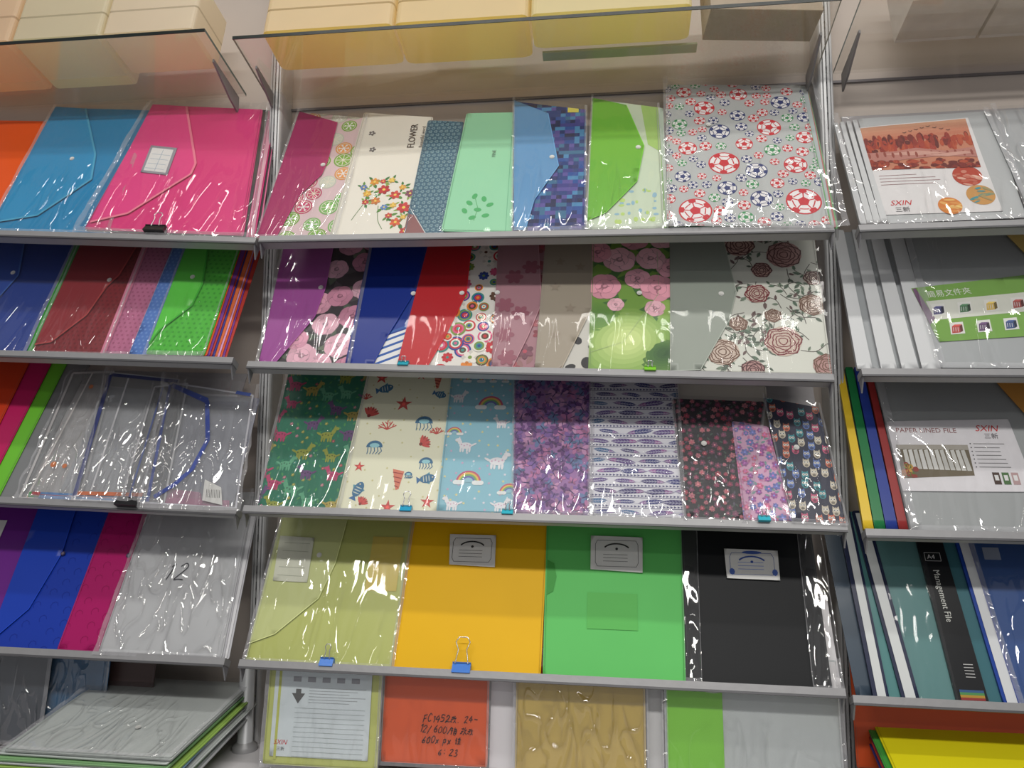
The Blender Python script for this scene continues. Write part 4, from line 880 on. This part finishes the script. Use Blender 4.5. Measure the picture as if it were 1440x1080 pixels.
f4([(178,216),(196,216),(212,-2),(190,-1)],-.002,(26,66,160),'report file with white slide spine and blue cover',th=5,deco=[(0,(216,219,222),[(180,258),(192,258),(207,0),(194,0)])],group=g)
f4([(196,216),(420,216),(420,-2),(210,-2)],-.004,(28,76,146),'glossy blue report file cover with small label',bagm=M_film2,seed=75,deco=[(0,(150,160,180),[(212,210),(234,210),(234,192),(212,192)])])
# ------------------------------------------------------------ ROW 5
def stand(x0,x1,z0,z1,y,col,name,label,**k):
    F=frame((0,y,0),(1,0,0),(0,.12,1)); return folder(F,[(x0,z1),(x1,z1),(x1,z0),(x0,z0)],k.pop('n',0),col,name,label,'folder',**k)
o=stand(-388,-218,-520,-350,-.06,(196,204,110),'document_folder','lime edged clear folder holding a printed sheet',mat=M_pp,bagm=M_film2,seed=81)
F=frame((0,-.06,0),(1,0,0),(0,.12,1))
dd=[(0,(190,196,90),[(-372,-352),(-368,-352),(-368,-512),(-372,-512)]),(1,(90,90,90),[(-345,-416),(-337,-416),(-337,-422),(-331,-422),(-341,-436),(-351,-422),(-345,-422)])]+sum([stroke(1,[(-345,-442-i*6.5),(-240,-442-i*6.5)],.6,(165,175,175)) for i in range(11)],[])+T(1,'SXIN',9,-373,-492,(205,40,50),0,shear=.3)+T(1,'三新',6,-368,-500,(60,60,60))+sum([[(1,(150,152,158),[(-350+i*22,-406),(-338+i*22,-406),(-338+i*22,-399),(-350+i*22,-399)])] for i in range(5)],[])+sum([stroke(1,[(-325,-414-i*4),(-240-(i%3)*12,-414-i*4)],.6,(150,155,158)) for i in range(6)],[])
label_part(F,[(-378,-352),(-232,-352),(-232,-508),(-378,-508)],.0014,o,(212,222,226),dd,'printed_sheet')
hc=(50,22,14)
o=stand(-216,-62,-512,-350,-.05,(232,92,34),'document_folder','bright orange folder with handwritten black notes',mat=M_pp,seed=82,bagm=M_film2,deco=hand(0,'FC1452款. 24-',9.5,-158,-456,hc,1.1,.25,1,.02,1.3)+hand(0,'12/ 600/箱 款款',9,-162,-470,hc,1.1,.25,2,-.01,1.3)+hand(0,'600x px 性',8.8,-158,-484,hc,1.1,.25,3,.01,1.1)+hand(0,'6: 23',9.2,-134,-499,hc,1.1,.25,4,0,1.2))
stand(-60,-24,-518,-350,-.045,(222,220,224),'document_folder','white sheet standing in for the wall beside the orange folder',mat=M_pp)  # added sheet, keeps the shaded wall gap looking white
stand(-22,158,-520,-350,-.06,(206,176,74),'document_folder','translucent gold folder in clear plastic bag',mat=M_pp,bagm=M_film3,seed=83)
stand(160,183,-520,-350,-.05,(206,206,208),'document_folder','white sheet added to fill the pale gap beside the gold folder',mat=M_pp)  # added sheet, whitens the gap between gold and clear folders
stand(184,416,-522,-350,-.06,(190,196,196),'document_folder','clear document folder with bright green divider',mat=M_pp,bagm=M_film2,seed=84,deco=[(0,(130,208,60),[(186,-352),(262,-352),(262,-510),(186,-510)])]+stroke(1,[(200,-392),(250,-398),(300,-392)],1.4,(215,220,215)))
stand(-960,-760,-520,-345,-.03,(46,56,68),'document_folder','dark grey folder in glossy clear bag',mat=M_pp,bagm=M_film3,seed=85)
stand(-768,-668,-520,-345,-.02,(36,96,140),'document_folder','teal blue folder in glossy clear bag',mat=M_pp,bagm=M_film3,seed=86)
stand(-690,-600,-520,-345,-.005,(80,62,60),'document_folder','dark brown folder beside the teal folder',mat=M_pp)
def lying(x0,x1,yf,yb,zf,zb,k,cols,label0,mat,name,grp,snap=False,bagit=True,jit=.004,rotj=0.):
    rng=random.Random(5); h=.0042
    for i in range(k):
        a0=rng.uniform(-rotj,rotj)
        F=frame((0,yf,zf-h*i),(1,0,0),(0,yb-yf,zb-zf)); L=math.hypot(yb-yf,zb-zf)*1000
        a,b_,c,d=[rng.uniform(-jit,jit)*1000 for _ in range(4)]; e=i*1.0; t=a0*L
        q=[(x0+a+t,L),(x1+b_+e+t,L-2),(x1+b_+e-14,c*.6-3*(i%2)),(x0+a-8,c*.6)]
        folder(F,q,0,cols[i%len(cols)],name,label0,'folder',mat,group=grp,th=1.6 if i%2 else 2.2,snap=(x0+150,70) if snap and i==0 else None,bagm=((M_film3 if i==0 else M_film) if bagit and i in (0,3,7) else None),seed=90+i,amp=1.4 if i==0 else .3)
lying(-704,-456,-.235,-.03,-.476,-.430,12,[(196,202,200),(200,208,204),(140,186,130),(210,213,215),(166,204,100),(130,166,194),(218,220,222)],'clear document folder lying in a stack on the plinth',M_pp,'document_folder','clear folders lying on the plinth',True,True,.008,.04)
stand(445,900,-500,-350,-.015,(205,78,36),'document_folder','orange folder standing behind yellow folders',mat=M_pp)
lying(470,900,-.26,-.06,-.508,-.440,7,[(222,212,20),(60,150,60),(40,80,150),(200,60,50),(40,130,110),(60,60,130)],'coloured document folder lying in a stack on the plinth',M_pp,'document_folder','coloured folders lying on the plinth',False,False,.006)

# ------------------------------------------------------------ camera
C=(0.1097,-1.2368,-0.0827); yaw,pit,rol,f=-.1237,.1012,.0060,1091.5
fw=Vector((math.sin(yaw)*math.cos(pit),math.cos(yaw)*math.cos(pit),math.sin(pit)))
r=fw.cross(Vector((0,0,1))).normalized(); u=r.cross(fw); c,s=math.cos(rol),math.sin(rol)
Rr=r*c+u*s; Uu=-r*s+u*c
cd=bpy.data.cameras.new('camera'); cd.sensor_width=36; cd.sensor_fit='HORIZONTAL'; cd.lens=f/1440*36; cd.clip_start=.01
co=bpy.data.objects.new('camera',cd); COL.objects.link(co)
co.matrix_world=Matrix(((Rr.x,Uu.x,-fw.x,C[0]),(Rr.y,Uu.y,-fw.y,C[1]),(Rr.z,Uu.z,-fw.z,C[2]),(0,0,0,1)))
scene.camera=co
